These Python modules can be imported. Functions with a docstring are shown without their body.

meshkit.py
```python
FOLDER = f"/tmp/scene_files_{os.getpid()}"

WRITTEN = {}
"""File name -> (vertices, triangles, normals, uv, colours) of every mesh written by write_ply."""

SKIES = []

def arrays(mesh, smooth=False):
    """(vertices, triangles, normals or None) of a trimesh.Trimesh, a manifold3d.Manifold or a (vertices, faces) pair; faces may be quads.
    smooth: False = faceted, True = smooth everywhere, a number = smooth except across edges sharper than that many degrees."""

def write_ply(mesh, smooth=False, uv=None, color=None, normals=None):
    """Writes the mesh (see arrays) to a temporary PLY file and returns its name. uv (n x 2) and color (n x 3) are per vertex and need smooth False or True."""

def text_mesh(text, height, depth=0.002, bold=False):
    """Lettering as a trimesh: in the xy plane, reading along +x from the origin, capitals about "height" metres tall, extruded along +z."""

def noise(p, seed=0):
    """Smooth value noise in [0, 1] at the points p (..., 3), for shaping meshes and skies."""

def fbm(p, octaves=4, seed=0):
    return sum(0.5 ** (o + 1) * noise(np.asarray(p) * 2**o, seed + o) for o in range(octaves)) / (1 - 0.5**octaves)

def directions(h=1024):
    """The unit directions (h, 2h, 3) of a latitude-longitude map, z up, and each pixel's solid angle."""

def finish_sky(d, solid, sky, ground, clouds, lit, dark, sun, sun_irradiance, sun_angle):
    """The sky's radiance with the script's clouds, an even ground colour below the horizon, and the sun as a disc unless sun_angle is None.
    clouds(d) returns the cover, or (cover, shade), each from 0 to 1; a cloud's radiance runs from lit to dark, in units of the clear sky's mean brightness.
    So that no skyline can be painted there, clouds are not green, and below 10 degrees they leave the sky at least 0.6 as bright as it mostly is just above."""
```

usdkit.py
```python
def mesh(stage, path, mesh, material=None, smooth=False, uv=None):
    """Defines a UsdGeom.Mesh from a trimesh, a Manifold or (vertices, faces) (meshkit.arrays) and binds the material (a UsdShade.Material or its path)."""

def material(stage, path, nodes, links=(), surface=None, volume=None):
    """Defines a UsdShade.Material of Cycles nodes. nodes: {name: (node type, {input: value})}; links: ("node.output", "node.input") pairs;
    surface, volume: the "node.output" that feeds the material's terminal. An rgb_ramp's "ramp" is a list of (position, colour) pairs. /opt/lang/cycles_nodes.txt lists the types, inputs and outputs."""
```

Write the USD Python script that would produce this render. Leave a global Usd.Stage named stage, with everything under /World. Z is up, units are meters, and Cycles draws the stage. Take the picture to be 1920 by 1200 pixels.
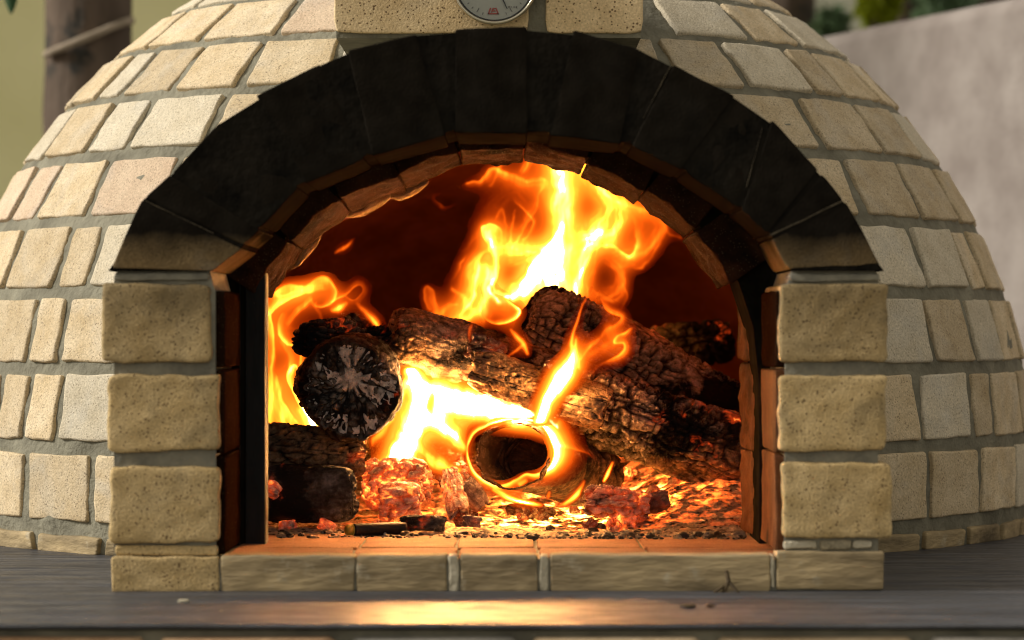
import math
import numpy as np
import trimesh
from scipy import ndimage
from scipy.spatial import cKDTree
from shapely import geometry as sg, affinity as sa
import shapely
from pxr import Gf, Sdf, Usd, UsdGeom, UsdLux, UsdShade, Vt
import usdkit
from meshkit import fbm, noise

stage = Usd.Stage.CreateInMemory()
UsdGeom.SetStageUpAxis(stage, 'Z')
UsdGeom.SetStageMetersPerUnit(stage, 1.0)
UsdGeom.Xform.Define(stage, '/World')
UsdGeom.Scope.Define(stage, '/World/Looks')

# ---------------------------------------------------------------- camera, sky, sun
CZ = 1.0                                   # height of the counter top
EYE = np.array([0.0, -2.7, CZ + .244])
FPX = 5400.0                               # focal length in pixels of a 1920 wide picture
cam = UsdGeom.Camera.Define(stage, '/World/camera')
cam.CreateHorizontalApertureAttr(36.0)
cam.CreateVerticalApertureAttr(22.5)
cam.CreateFocalLengthAttr(36.0 * FPX / 1920)
cam.CreateClippingRangeAttr(Gf.Vec2f(.05, 500))
cam.CreateFStopAttr(5.6)
cam.CreateFocusDistanceAttr(3.12)
cam.CreateExposureAttr(1.05)
cam.AddTranslateOp().Set(Gf.Vec3d(*EYE))
cam.AddRotateXOp().Set(90 + math.degrees(20 / FPX))

SUN = np.array([-.86, -.05, .52])
SUN /= np.linalg.norm(SUN)
usdkit.material(stage, '/World/Looks/sky', {
    'sky': ('sky_texture', {'sky_type': 'single_scattering', 'sun_disc': False, 'sun_elevation': math.asin(SUN[2]), 'sun_rotation': math.atan2(SUN[0], SUN[1]), 'air_density': 1.0, 'aerosol_density': 2.0}),
    'tc': ('texture_coordinate', {}),
    'n': ('noise_texture', {'scale': 2.2, 'detail': 5}),
    'r': ('rgb_ramp', {'ramp': [(0, (.45, .45, .45)), (.5, (.7, .7, .7)), (1, (.9, .9, .9))]}),
    'cl': ('mix_color', {'b': (3.6, 3.1, 2.25), 'use_clamp': False}),
    'b': ('background_shader', {'strength': .078}),
}, [('tc.generated', 'n.vector'), ('n.fac', 'r.fac'), ('r.color', 'cl.fac'), ('sky.color', 'cl.a'), ('cl.result', 'b.color')], surface='b.background')
sky = UsdLux.DomeLight.Define(stage, '/World/sky')
UsdShade.MaterialBindingAPI.Apply(sky.GetPrim()).Bind(UsdShade.Material.Get(stage, '/World/Looks/sky'))
sun = UsdLux.DistantLight.Define(stage, '/World/sun')
sun.CreateNormalizeAttr(True) if hasattr(sun, 'CreateNormalizeAttr') else None
sun.CreateIntensityAttr(.52)
sun.CreateAngleAttr(14.0)
sun.CreateColorAttr(Gf.Vec3f(1.0, .97, .93))
_z = SUN
_x = np.cross([0, 0, 1.0], _z); _x /= np.linalg.norm(_x)
_y = np.cross(_z, _x)
sun.AddTransformOp().Set(Gf.Matrix4d(*_x, 0, *_y, 0, *_z, 0, 0, 0, 0, 1))

# ---------------------------------------------------------------- helpers
used = set()


def numbered(parent, name):
    k, p = 0, f'{parent}/{name}'
    while p in used:
        k += 1
        p = f'{parent}/{name}_{k:03d}'
    used.add(p)
    return p


def tag(prim, label=None, cat=None, group=None, kind=None):
    for k, v in (('label', label), ('category', cat), ('group', group), ('kind', kind)):
        if v:
            prim.SetCustomDataByKey(k, v)
    return prim


def thing(name, label=None, cat=None, group=None, kind=None, loc=None):
    p = numbered('/World', name)
    x = UsdGeom.Xform.Define(stage, p)
    tag(x.GetPrim(), label, cat, group, kind)
    return p


def obj(name, mesh, mat, parent='/World', smooth=True, attrs=None, label=None, cat=None, group=None, kind=None):
    p = numbered(parent, name)
    m = usdkit.mesh(stage, p, mesh, M[mat] if isinstance(mat, str) else mat, smooth=smooth)
    for k, v in (attrs or {}).items():
        UsdGeom.PrimvarsAPI(m).CreatePrimvar(k, Sdf.ValueTypeNames.FloatArray, 'vertex').Set(Vt.FloatArray.FromNumpy(np.asarray(v, np.float32)))
    m.CreateDoubleSidedAttr(True)
    tag(m.GetPrim(), label, cat, group, kind)
    return p


def at(px, py, y):
    """The point at depth y (metres behind the oven's front) seen at a pixel of the 1920 x 1200 photograph."""
    d = y - EYE[1]
    return np.array([(px - 960) / FPX * d, y, EYE[2] - (py - 620) / FPX * d])


def cat_mesh(parts):
    v, f, n = [], [], 0
    for a, b in parts:
        v.append(np.asarray(a)); f.append(np.asarray(b) + n); n += len(a)
    return np.vstack(v), np.vstack(f)


def quads(rows, cols, wrap=False):
    i = np.arange(rows * cols).reshape(rows, cols)
    if wrap:
        i = np.column_stack([i, i[:, :1]])
    a, b, c, d = i[:-1, :-1].ravel(), i[:-1, 1:].ravel(), i[1:, 1:].ravel(), i[1:, :-1].ravel()
    return np.vstack([np.column_stack([a, b, c]), np.column_stack([a, c, d])])


def block(c, depth, bevel=.004, rc=.008, n=7, seed=0, edge=.0015, face=.001, scale=45, nrm=None, dirv=None):
    """A rounded, uneven brick. c: four corners of its face (lower left, lower right, upper right, upper left seen from outside)."""
    c = np.asarray(c, float)
    A = (np.linalg.norm(c[1] - c[0]) + np.linalg.norm(c[2] - c[3])) / 4
    B = (np.linalg.norm(c[3] - c[0]) + np.linalg.norm(c[2] - c[1])) / 4
    if nrm is None:
        nrm = np.cross(c[1] - c[0], c[3] - c[0]) + np.cross(c[3] - c[2], c[1] - c[2])
        nrm /= np.linalg.norm(nrm)
    bevel, rc = min(bevel, .4 * min(A, B)), min(rc, .8 * min(A, B))

    def ticks(H):
        return np.r_[-H, -H + .3 * bevel, np.linspace(-H + bevel, H - bevel, n), H - .3 * bevel, H]
    a, b = np.meshgrid(ticks(A), ticks(B))
    sa_, sb_ = np.sign(a), np.sign(b)
    qa, qb = np.maximum(abs(a) - (A - rc), 0), np.maximum(abs(b) - (B - rc), 0)
    m, r = np.maximum(qa, qb), np.hypot(qa, qb) + 1e-12
    both = (qa > 0) & (qb > 0)
    a = np.where(both, sa_ * (A - rc + qa * m / r), a)
    b = np.where(both, sb_ * (B - rc + qb * m / r), b)
    u, v = ((a / A + 1) / 2)[..., None], ((b / B + 1) / 2)[..., None]
    p = c[0] * (1 - u) * (1 - v) + c[1] * u * (1 - v) + c[2] * u * v + c[3] * (1 - u) * v
    N = n + 4
    i, j = np.meshgrid(np.arange(N), np.arange(N))
    ring = np.minimum.reduce([i, j, N - 1 - i, N - 1 - j])
    drop = np.where(ring == 0, bevel, np.where(ring == 1, .3 * bevel, 0.0))
    q = p * scale + seed * 7.13
    dis = np.stack([fbm(q + k * 31.7, 3, seed + k) - .5 for k in range(3)], -1)
    e = (ring <= 1) * 1.0
    p = p + dis * 2 * edge * (.4 + .6 * e[..., None]) + nrm * ((fbm(q * 1.3 + 90, 4, seed + 5) - .5) * 2 * face - drop * (.6 + .8 * noise(q * 1.7 + 50, seed + 9)))[..., None]
    p = p.reshape(-1, 3)
    loop = np.r_[np.arange(N), np.arange(1, N) * N + N - 1, (N - 1) * N + np.arange(N - 2, -1, -1), np.arange(N - 2, 0, -1) * N]
    dv = -nrm if dirv is None else dirv
    back = p[loop] + dv * depth
    L, k = len(loop), len(p)
    f = [quads(N, N)]
    nx = np.roll(np.arange(L), -1)
    f.append(np.column_stack([loop, k + np.arange(L), loop[nx]]))
    f.append(np.column_stack([loop[nx], k + np.arange(L), k + nx]))
    f.append(np.column_stack([np.full(L, k + L), k + nx, k + np.arange(L)]))
    return np.vstack([p, back, back.mean(0)[None]]), np.vstack(f)


def prism(poly, y0, y1, fix=None):
    """Extrudes a shapely polygon of the (x, z) plane from y0 to y1."""
    parts = []
    for g in getattr(poly, 'geoms', [poly]):
        m = trimesh.creation.extrude_polygon(g, y1 - y0, engine='earcut')
        v = np.array(m.vertices)
        parts.append((np.column_stack([v[:, 0], y0 + v[:, 2], v[:, 1]]), np.array(m.faces)[:, ::-1]))
    return cat_mesh(parts)


def box(lo, hi):
    m = trimesh.creation.box(bounds=[lo, hi])
    return np.array(m.vertices), np.array(m.faces)


def tube(pts, radii, n=8, seed=None, rough=0):
    pts = np.asarray(pts, float)
    radii = np.broadcast_to(radii, len(pts))
    t = np.gradient(pts, axis=0)
    t /= np.linalg.norm(t, axis=1, keepdims=True)
    up = np.array([0, 0, 1.0]) if abs(t[0, 2]) < .9 else np.array([0, 1.0, 0])
    u = np.cross(t, up); u /= np.linalg.norm(u, axis=1, keepdims=True)
    w = np.cross(u, t)
    th = np.linspace(0, 2 * np.pi, n, endpoint=False)
    p = pts[:, None] + radii[:, None, None] * (np.cos(th)[None, :, None] * u[:, None] + np.sin(th)[None, :, None] * w[:, None])
    if seed is not None:
        d = p - pts[:, None]
        p = pts[:, None] + d * (1 + rough * 2 * (fbm(p * 30, 3, seed) - .5))[..., None]
    f = quads(len(pts), n, True)
    k = len(pts) * n
    nx = np.roll(np.arange(n), -1)
    f = np.vstack([f, np.column_stack([np.full(n, k), nx, np.arange(n)]), np.column_stack([np.full(n, k + 1), k - n + np.arange(n), k - n + nx])])
    return np.vstack([p.reshape(-1, 3), pts[:1], pts[-1:]]), f


# ---------------------------------------------------------------- materials
M = {}


def mat(name, nodes, links, surface='p.BSDF', volume=None):
    M[name] = usdkit.material(stage, '/World/Looks/' + name, nodes, links, surface=surface, volume=volume)


def brick_mat(name, c1, c2, pit=(.10, .07, .04), pits=.5, pit_scale=330, tint=.12, soot=None, rough=.85, stain=(.34, .31, .25), stain_amt=.35, spec=.2):
    """Fire brick: mottled clay with dark pores, weathering, and (soot) a black deposit round the mouth of the oven."""
    nd = {
        'g': ('geometry', {}),
        'oi': ('object_info', {}),
        'n1': ('noise_texture', {'scale': 28, 'detail': 6, 'roughness': .62}),
        'r1': ('rgb_ramp', {'ramp': [(.3, c1), (.72, c2)]}),
        'n2': ('noise_texture', {'scale': 15, 'detail': 4, 'roughness': .6, 'distortion': .6}),
        'r2': ('map_range', {'from_min': .52, 'from_max': .72, 'to_min': 0, 'to_max': stain_amt, 'clamp': True}),
        'st': ('mix_color', {'b': stain}),
        'tv': ('map_range', {'from_min': 0, 'from_max': 1, 'to_min': 1 - tint, 'to_max': 1 + tint}),
        'hs': ('hsv', {'hue': .5, 'saturation': 1}),
        'v': ('voronoi_texture', {'scale': pit_scale, 'feature': 'f1'}),
        'n3': ('noise_texture', {'scale': 110, 'detail': 3}),
        'pm': ('math', {'math_type': 'multiply_add', 'value2': .62, 'value3': -.10}),
        'pl': ('math', {'math_type': 'less_than'}),
        'pf': ('math', {'math_type': 'multiply', 'value2': pits}),
        'pc': ('mix_color', {'b': pit}),
        'n4': ('noise_texture', {'scale': 420, 'detail': 3}),
        'gr': ('map_range', {'from_min': .3, 'from_max': .7, 'to_min': .8, 'to_max': 1.18}),
        'hs2': ('hsv', {'hue': .5, 'saturation': 1}),
        'hb': ('math', {'math_type': 'subtract'}),
        'b': ('bump', {'strength': .42, 'distance': .0020}),
        'p': ('principled_bsdf', {'roughness': rough, 'specular_ior_level': spec}),
    }
    ln = [('g.position', x + '.vector') for x in ('n1', 'n2', 'n3', 'n4', 'v')] + [
        ('n1.fac', 'r1.fac'), ('r1.color', 'st.a'), ('n2.fac', 'r2.value'), ('r2.result', 'st.fac'),
        ('oi.random', 'tv.value'), ('tv.result', 'hs.value'), ('st.result', 'hs.color'),
        ('n3.fac', 'pm.value1'), ('v.distance', 'pl.value1'), ('pm.value', 'pl.value2'), ('pl.value', 'pf.value1'),
        ('n4.fac', 'gr.value'), ('gr.result', 'hs2.value'), ('hs.color', 'hs2.color'),
        ('hs2.color', 'pc.a'), ('pf.value', 'pc.fac'),
        ('n4.fac', 'hb.value1'), ('pl.value', 'hb.value2'), ('hb.value', 'b.height'), ('b.normal', 'p.normal')]
    last = 'pc.result'
    if soot:
        # soot settles round the crown of the arch: distance from the mouth's middle and height above the springing
        nd.update({
            'sx': ('separate_xyz', {}),
            'sh': ('map_range', {'from_min': soot[0], 'from_max': soot[1], 'to_min': -.05, 'to_max': 1.15, 'clamp': True}),
            'sn': ('noise_texture', {'scale': 16, 'detail': 5, 'roughness': .6}),
            'sa': ('math', {'math_type': 'multiply_add', 'value2': soot[2], 'value3': -.33 * soot[2]}),
            'ss': ('math', {'math_type': 'add', 'use_clamp': True}),
            'sm': ('math', {'math_type': 'multiply', 'value2': soot[3]}),
            'sc': ('noise_texture', {'scale': 40, 'detail': 4}),
            'sr': ('rgb_ramp', {'ramp': [(.35, (.0045, .0043, .004)), (.7, (.012, .0105, .0085))]}),
            'sx2': ('mix_color', {}),
        })
        ln += [('g.position', 'sx.vector'), ('sx.z', 'sh.value'), ('g.position', 'sn.vector'), ('sn.fac', 'sa.value1'), ('g.position', 'sc.vector'), ('sc.fac', 'sr.fac'),
               ('sh.result', 'ss.value1'), ('sa.value', 'ss.value2'), ('ss.value', 'sm.value1'), ('sm.value', 'sx2.fac'), (last, 'sx2.a'), ('sr.color', 'sx2.b')]
        last = 'sx2.result'
    ln.append((last, 'p.base_color'))
    mat(name, nd, ln)


def plain_mat(name, c1, c2, scale=30, rough=.85, bump=.4, bdist=.003, bscale=None, stretch=(1, 1, 1), spec=.25, metallic=0, detail=6, lo=.35, hi=.68, spots=None):
    nd = {
        'g': ('geometry', {}),
        'm': ('mapping', {'scale': stretch}),
        'n1': ('noise_texture', {'scale': scale, 'detail': detail, 'roughness': .62}),
        'r1': ('rgb_ramp', {'ramp': [(lo, c1), (hi, c2)]}),
        'n2': ('noise_texture', {'scale': bscale or scale * 6, 'detail': 4}),
        'b': ('bump', {'strength': bump, 'distance': bdist}),
        'p': ('principled_bsdf', {'roughness': rough, 'specular_ior_level': spec, 'metallic': metallic}),
    }
    ln = [('g.position', 'm.vector'), ('m.vector', 'n1.vector'), ('m.vector', 'n2.vector'), ('n1.fac', 'r1.fac'), ('n2.fac', 'b.height'), ('b.normal', 'p.normal')]
    last = 'r1.color'
    if spots:
        nd.update({'n5': ('noise_texture', {'scale': spots[0], 'detail': 5, 'roughness': .65}), 'q': ('map_range', {'from_min': spots[1], 'from_max': spots[2], 'clamp': True}), 'x': ('mix_color', {'b': spots[3]})})
        ln += [('g.position', 'n5.vector'), ('n5.fac', 'q.value'), ('q.result', 'x.fac'), (last, 'x.a')]
        last = 'x.result'
    ln.append((last, 'p.base_color'))
    mat(name, nd, ln)


brick_mat('dome_brick', (.48, .36, .20), (.64, .52, .34), tint=.15, pits=.55, stain=(.44, .42, .36))
brick_mat('pale_brick', (.52, .44, .30), (.64, .56, .41), tint=.10, pits=.45, stain=(.48, .47, .42))
brick_mat('pink_brick', (.52, .38, .25), (.63, .49, .335), tint=.10, pits=.5, stain=(.45, .42, .37))
brick_mat('front_brick', (.44, .30, .12), (.65, .48, .24), tint=.08, pits=.85, pit_scale=240, pit=(.17, .11, .05), stain=(.24, .18, .09), stain_amt=.7, soot=(CZ + .17, CZ + .34, .8, .60))
brick_mat('arch_brick', (.30, .20, .09), (.36, .25, .12), tint=.10, pits=.3, soot=(CZ + .275, CZ + .350, .55, .985), spec=0)
brick_mat('flue_brick', (.60, .43, .22), (.76, .58, .33), tint=.06, pits=.9, pit_scale=240, pit=(.15, .09, .04), stain=(.40, .34, .24), stain_amt=.25)
brick_mat('sill_brick', (.23, .195, .125), (.38, .315, .20), tint=.12, pits=.35, stain=(.11, .11, .09), stain_amt=.9)
brick_mat('ring_brick', (.022, .009, .0045), (.065, .026, .012), tint=.2, pits=.5, stain=(.008, .006, .005), stain_amt=.95, spec=.02)
brick_mat('jamb_brick', (.075, .028, .011), (.18, .075, .03), tint=.2, pits=.4, stain=(.015, .010, .008), stain_amt=.95, spec=.05)
brick_mat('sooty_shaded_brick', (.010, .0042, .0022), (.022, .0095, .0045), tint=.2, pits=.4, stain=(.010, .006, .004), stain_amt=.5, spec=0)  # soot, with the left reveal's lack of firelight also put into the colour
brick_mat('hearth_tile', (.30, .135, .065), (.42, .20, .10), tint=.1, pits=.5, pit_scale=180, stain=(.14, .08, .05), stain_amt=.6)
plain_mat('mortar', (.14, .128, .088), (.255, .235, .165), scale=22, bump=.7, bdist=.004, bscale=160)
plain_mat('arch_mortar', (.006, .0055, .0045), (.018, .015, .011), scale=26, bump=.6, bdist=.003, spec=0)
plain_mat('pillar_mortar', (.16, .15, .115), (.30, .275, .20), scale=26, bump=.7, bdist=.003)
plain_mat('pale_mortar', (.38, .33, .22), (.52, .46, .33), scale=40, bump=.6, bdist=.003)
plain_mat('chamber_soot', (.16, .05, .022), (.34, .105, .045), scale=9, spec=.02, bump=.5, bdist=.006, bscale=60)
plain_mat('iron', (.005, .005, .005), (.014, .0135, .013), scale=60, rough=.55, bump=.35, bdist=.001, bscale=500, spec=.2, stretch=(1, 1, .25), spots=(260, .70, .76, (.22, .21, .20)))
mat('slate', {
    'g': ('geometry', {}), 'm': ('mapping', {'scale': (.25, 4.0, 1)}), 'm2': ('mapping', {'scale': (.6, 2.2, 1)}),
    'n1': ('noise_texture', {'scale': 14, 'detail': 7, 'roughness': .68}), 'r1': ('rgb_ramp', {'ramp': [(.30, (.020, .020, .0205)), (.52, (.070, .070, .073)), (.70, (.135, .136, .145))]}),
    'n5': ('noise_texture', {'scale': 30, 'detail': 6, 'roughness': .7}), 'q': ('map_range', {'from_min': .55, 'from_max': .68, 'clamp': True}), 'x': ('mix_color', {'b': (.045, .040, .036)}),
    'n2': ('noise_texture', {'scale': 42, 'detail': 7, 'roughness': .72}), 'b': ('bump', {'strength': 1.0, 'distance': .0045}),
    'n3': ('noise_texture', {'scale': 24, 'detail': 5, 'roughness': .65}), 'ro': ('map_range', {'from_min': .38, 'from_max': .62, 'to_min': .24, 'to_max': .62, 'clamp': True}),
    'p': ('principled_bsdf', {'specular_ior_level': .22}),
}, [('g.position', 'm.vector'), ('g.position', 'm2.vector'), ('m.vector', 'n1.vector'), ('m2.vector', 'n2.vector'), ('m2.vector', 'n3.vector'), ('g.position', 'n5.vector'), ('n1.fac', 'r1.fac'), ('r1.color', 'x.a'), ('n5.fac', 'q.value'), ('q.result', 'x.fac'),
    ('x.result', 'p.base_color'), ('n2.fac', 'b.height'), ('b.normal', 'p.normal'), ('n3.fac', 'ro.value'), ('ro.result', 'p.roughness')])
plain_mat('stone_tan', (.42, .30, .17), (.62, .48, .31), scale=16, bump=.6, bdist=.004)
plain_mat('stone_rust', (.36, .21, .11), (.54, .36, .20), scale=14, bump=.6, bdist=.004)
plain_mat('stone_grey', (.26, .24, .20), (.44, .40, .33), scale=16, bump=.6, bdist=.004)
plain_mat('weathered_sill', (.13, .098, .055), (.52, .39, .205), scale=15, bump=.6, bdist=.003, bscale=120, stretch=(.45, 1, 2.0), lo=.30, hi=.70, spots=(30, .58, .70, (.42, .35, .23)))
plain_mat('joint_line', (.010, .008, .006), (.10, .08, .05), scale=45, spec=.05)
plain_mat('lump_mortar', (.20, .11, .045), (.36, .21, .09), scale=50, bump=.6, bdist=.002)
plain_mat('khaki_plaster', (.62, .575, .27), (.72, .67, .35), scale=1.6, bump=.3, bdist=.002, bscale=120)
plain_mat('mauve_plaster', (.20, .165, .14), (.29, .25, .215), scale=9, bump=.5, bdist=.003, bscale=150)
plain_mat('far_plaster', (.45, .45, .34), (.56, .55, .43), scale=2, bump=.2)
plain_mat('bark', (.05, .034, .022), (.125, .088, .06), scale=9, bump=.8, bdist=.006, bscale=70, stretch=(1, 1, .35), spots=(11, .54, .64, (.03, .028, .022)))
plain_mat('vine_bark', (.24, .19, .13), (.34, .27, .19), scale=30)
plain_mat('ground', (.10, .085, .06), (.19, .165, .12), scale=3, bump=.5, bdist=.01)
plain_mat('brass', (.62, .55, .40), (.70, .63, .48), scale=40, rough=.24, bump=.05, metallic=1, spec=.5)
plain_mat('dial_white', (.66, .66, .55), (.72, .72, .61), scale=20, rough=.4, bump=.0)
plain_mat('black_paint', (.03, .03, .03), (.04, .04, .04), scale=20, rough=.5, bump=0)
plain_mat('red_print', (.55, .07, .05), (.60, .09, .06), scale=20, rough=.5, bump=0)
plain_mat('charred_stick', (.012, .009, .007), (.045, .028, .018), scale=70, rough=.55, bump=.5, bdist=.001, stretch=(.3, 1, 1))
plain_mat('yellow_tip', (.42, .27, .03), (.62, .42, .06), scale=60, rough=.5, bump=.2)
plain_mat('dry_debris', (.05, .035, .02), (.11, .075, .035), scale=60)
plain_mat('ash', (.16, .12, .085), (.50, .40, .29), scale=55, bump=.9, bdist=.004, bscale=240, spots=(90, .55, .62, (.02, .015, .012)))
mat('gauge_glass', {'t': ('transparent_bsdf', {}), 'gl': ('glossy_bsdf', {'roughness': .02}), 'f': ('fresnel', {'IOR': 1.45}), 'x': ('mix_closure', {})},
    [('f.fac', 'x.fac'), ('t.BSDF', 'x.closure1'), ('gl.BSDF', 'x.closure2')], surface='x.closure')


def leaf_mat(name, a, b):
    mat(name, {'oi': ('geometry', {}), 'r': ('rgb_ramp', {'ramp': [(0, a), (1, b)]}), 'd': ('principled_bsdf', {'roughness': .5, 'specular_ior_level': .3}), 't': ('translucent_bsdf', {}), 'x': ('mix_closure', {'fac': .35})},
        [('oi.random_per_island', 'r.fac'), ('r.color', 'd.base_color'), ('r.color', 't.color'), ('d.BSDF', 'x.closure1'), ('t.BSDF', 'x.closure2')], surface='x.closure')


leaf_mat('leaf_dark', (.03, .08, .025), (.07, .16, .05))
leaf_mat('leaf_yellow', (.26, .30, .01), (.55, .50, .02))
leaf_mat('leaf_green', (.10, .15, .07), (.20, .26, .12))


def char_mat(name, ash=(.30, .27, .235), ash_lo=.50, ash_hi=.62, wood=None, wood_lo=.45, wood_hi=.6, glow=0.0, glow_lo=.58, glow_hi=.75, off=0.0, black=(.010, .008, .007)):
    """Burnt wood: black char, pale ash on the raised blocks, bare wood, and embers glowing in the cracks. The mesh gives 'crack' (0 in a crack, 1 on a block)."""
    nd = {
        'g': ('geometry', {}),
        'm': ('mapping', {'location': (off, off * .7, -off)}),
        'at': ('attribute', {'attribute': 'crack'}),
        'n1': ('noise_texture', {'scale': 9, 'detail': 8, 'roughness': .66}),
        'a1': ('map_range', {'from_min': ash_lo, 'from_max': ash_hi, 'clamp': True}),
        'n5': ('noise_texture', {'scale': 150, 'detail': 5, 'roughness': .7}),
        'a5': ('map_range', {'from_min': .34, 'from_max': .62, 'to_min': .35, 'to_max': 1.1, 'clamp': False}),
        'ac': ('color', {'value': ash}),
        'av': ('hsv', {'hue': .5, 'saturation': 1}),
        'am': ('math', {'math_type': 'multiply', 'use_clamp': True}),
        'x1': ('mix_color', {'a': black}),
        'v': ('voronoi_texture', {'scale': 130, 'feature': 'distance_to_edge'}),
        'vm': ('map_range', {'from_min': 0, 'from_max': .08, 'to_min': 0, 'to_max': 1, 'clamp': True}),
        'vb': ('math', {'math_type': 'multiply_add', 'value2': .5}),
        'b': ('bump', {'strength': .75, 'distance': .0018}),
        'p': ('principled_bsdf', {'roughness': .85, 'specular_ior_level': .2}),
    }
    ln = [('g.position', 'm.vector'), ('m.vector', 'n1.vector'), ('m.vector', 'n5.vector'), ('m.vector', 'v.vector'), ('n1.fac', 'a1.value'), ('a1.result', 'am.value1'), ('at.fac', 'am.value2'),
          ('n5.fac', 'a5.value'), ('a5.result', 'av.value'), ('ac.color', 'av.color'), ('am.value', 'x1.fac'), ('av.color', 'x1.b'),
          ('v.distance', 'vm.value'), ('vm.result', 'vb.value1'), ('n5.fac', 'vb.value3'), ('vb.value', 'b.height'), ('b.normal', 'p.normal')]
    last = 'x1.result'
    if wood:
        nd.update({'n2': ('noise_texture', {'scale': 13, 'detail': 5, 'roughness': .6}), 'w1': ('map_range', {'from_min': wood_lo, 'from_max': wood_hi, 'clamp': True}), 'wm': ('math', {'math_type': 'multiply', 'use_clamp': True}),
                   'wv': ('hsv', {'hue': .5, 'saturation': 1}), 'wc': ('color', {'value': wood}), 'm2': ('mapping', {'location': (off + 3, off, 1 - off)}), 'x2': ('mix_color', {})})
        ln += [('g.position', 'm2.vector'), ('m2.vector', 'n2.vector'), ('n2.fac', 'w1.value'), ('w1.result', 'wm.value1'), ('at.fac', 'wm.value2'), ('wm.value', 'x2.fac'), (last, 'x2.a'), ('a5.result', 'wv.value'), ('wc.color', 'wv.color'), ('wv.color', 'x2.b')]
        last = 'x2.result'
    if glow:
        nd.update({'m3': ('mapping', {'location': (off - 2, off + 5, off)}), 'n3': ('noise_texture', {'scale': 24, 'detail': 4, 'roughness': .6}), 'g1': ('map_range', {'from_min': glow_lo, 'from_max': glow_hi, 'clamp': True}),
                   'ci': ('math', {'math_type': 'multiply_add', 'value2': -.6, 'value3': 1.0}), 'gm': ('math', {'math_type': 'multiply'}), 'n6': ('noise_texture', {'scale': 90, 'detail': 4, 'roughness': .7}),
                   'g6': ('map_range', {'from_min': .35, 'from_max': .65, 'clamp': True}), 'gn': ('math', {'math_type': 'multiply'}),
                   'gr': ('rgb_ramp', {'ramp': [(0, (0, 0, 0)), (.28, (.22, .017, .002)), (.56, (1.0, .21, .028)), (.8, (1.7, .58, .09)), (1, (2.4, 1.0, .2))]})})
        ln += [('g.position', 'm3.vector'), ('m3.vector', 'n3.vector'), ('m3.vector', 'n6.vector'), ('n3.fac', 'g1.value'), ('at.fac', 'ci.value1'), ('g1.result', 'gm.value1'), ('ci.value', 'gm.value2'),
               ('n6.fac', 'g6.value'), ('gm.value', 'gn.value1'), ('g6.result', 'gn.value2'), ('gn.value', 'gr.fac'), ('gr.color', 'p.emission_color')]
        nd['p'][1]['emission_strength'] = glow
    ln.append((last, 'p.base_color'))
    mat(name, nd, ln)


HR = [0, .12, .25, .4, .55, .7, .85, 1.0, 1.2]
HC = [(.05, .002, 0), (.17, .009, .0003), (.52, .05, .0015), (1.0, .15, .006), (1.6, .36, .02), (2.2, .75, .06), (3.6, 1.8, .26), (32, 15, 4.5), (300, 135, 42)]
mat('flame', {
    'at': ('attribute', {'attribute': 'burn'}),
    's': ('math', {'math_type': 'divide', 'value2': 1.2, 'use_clamp': True}),
    'r': ('rgb_ramp', {'ramp': [(a / 1.2, c) for a, c in zip(HR, HC)]}),
    'e': ('emission', {'strength': 1.0}),
    't': ('transparent_bsdf', {}),
    'a': ('map_range', {'from_min': .02, 'from_max': .55, 'clamp': True}),
    'x': ('mix_closure', {}),
}, [('at.fac', 's.value1'), ('s.value', 'r.fac'), ('r.color', 'e.color'), ('at.fac', 'a.value'), ('a.result', 'x.fac'), ('t.BSDF', 'x.closure1'), ('e.emission', 'x.closure2')], surface='x.closure')

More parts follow.
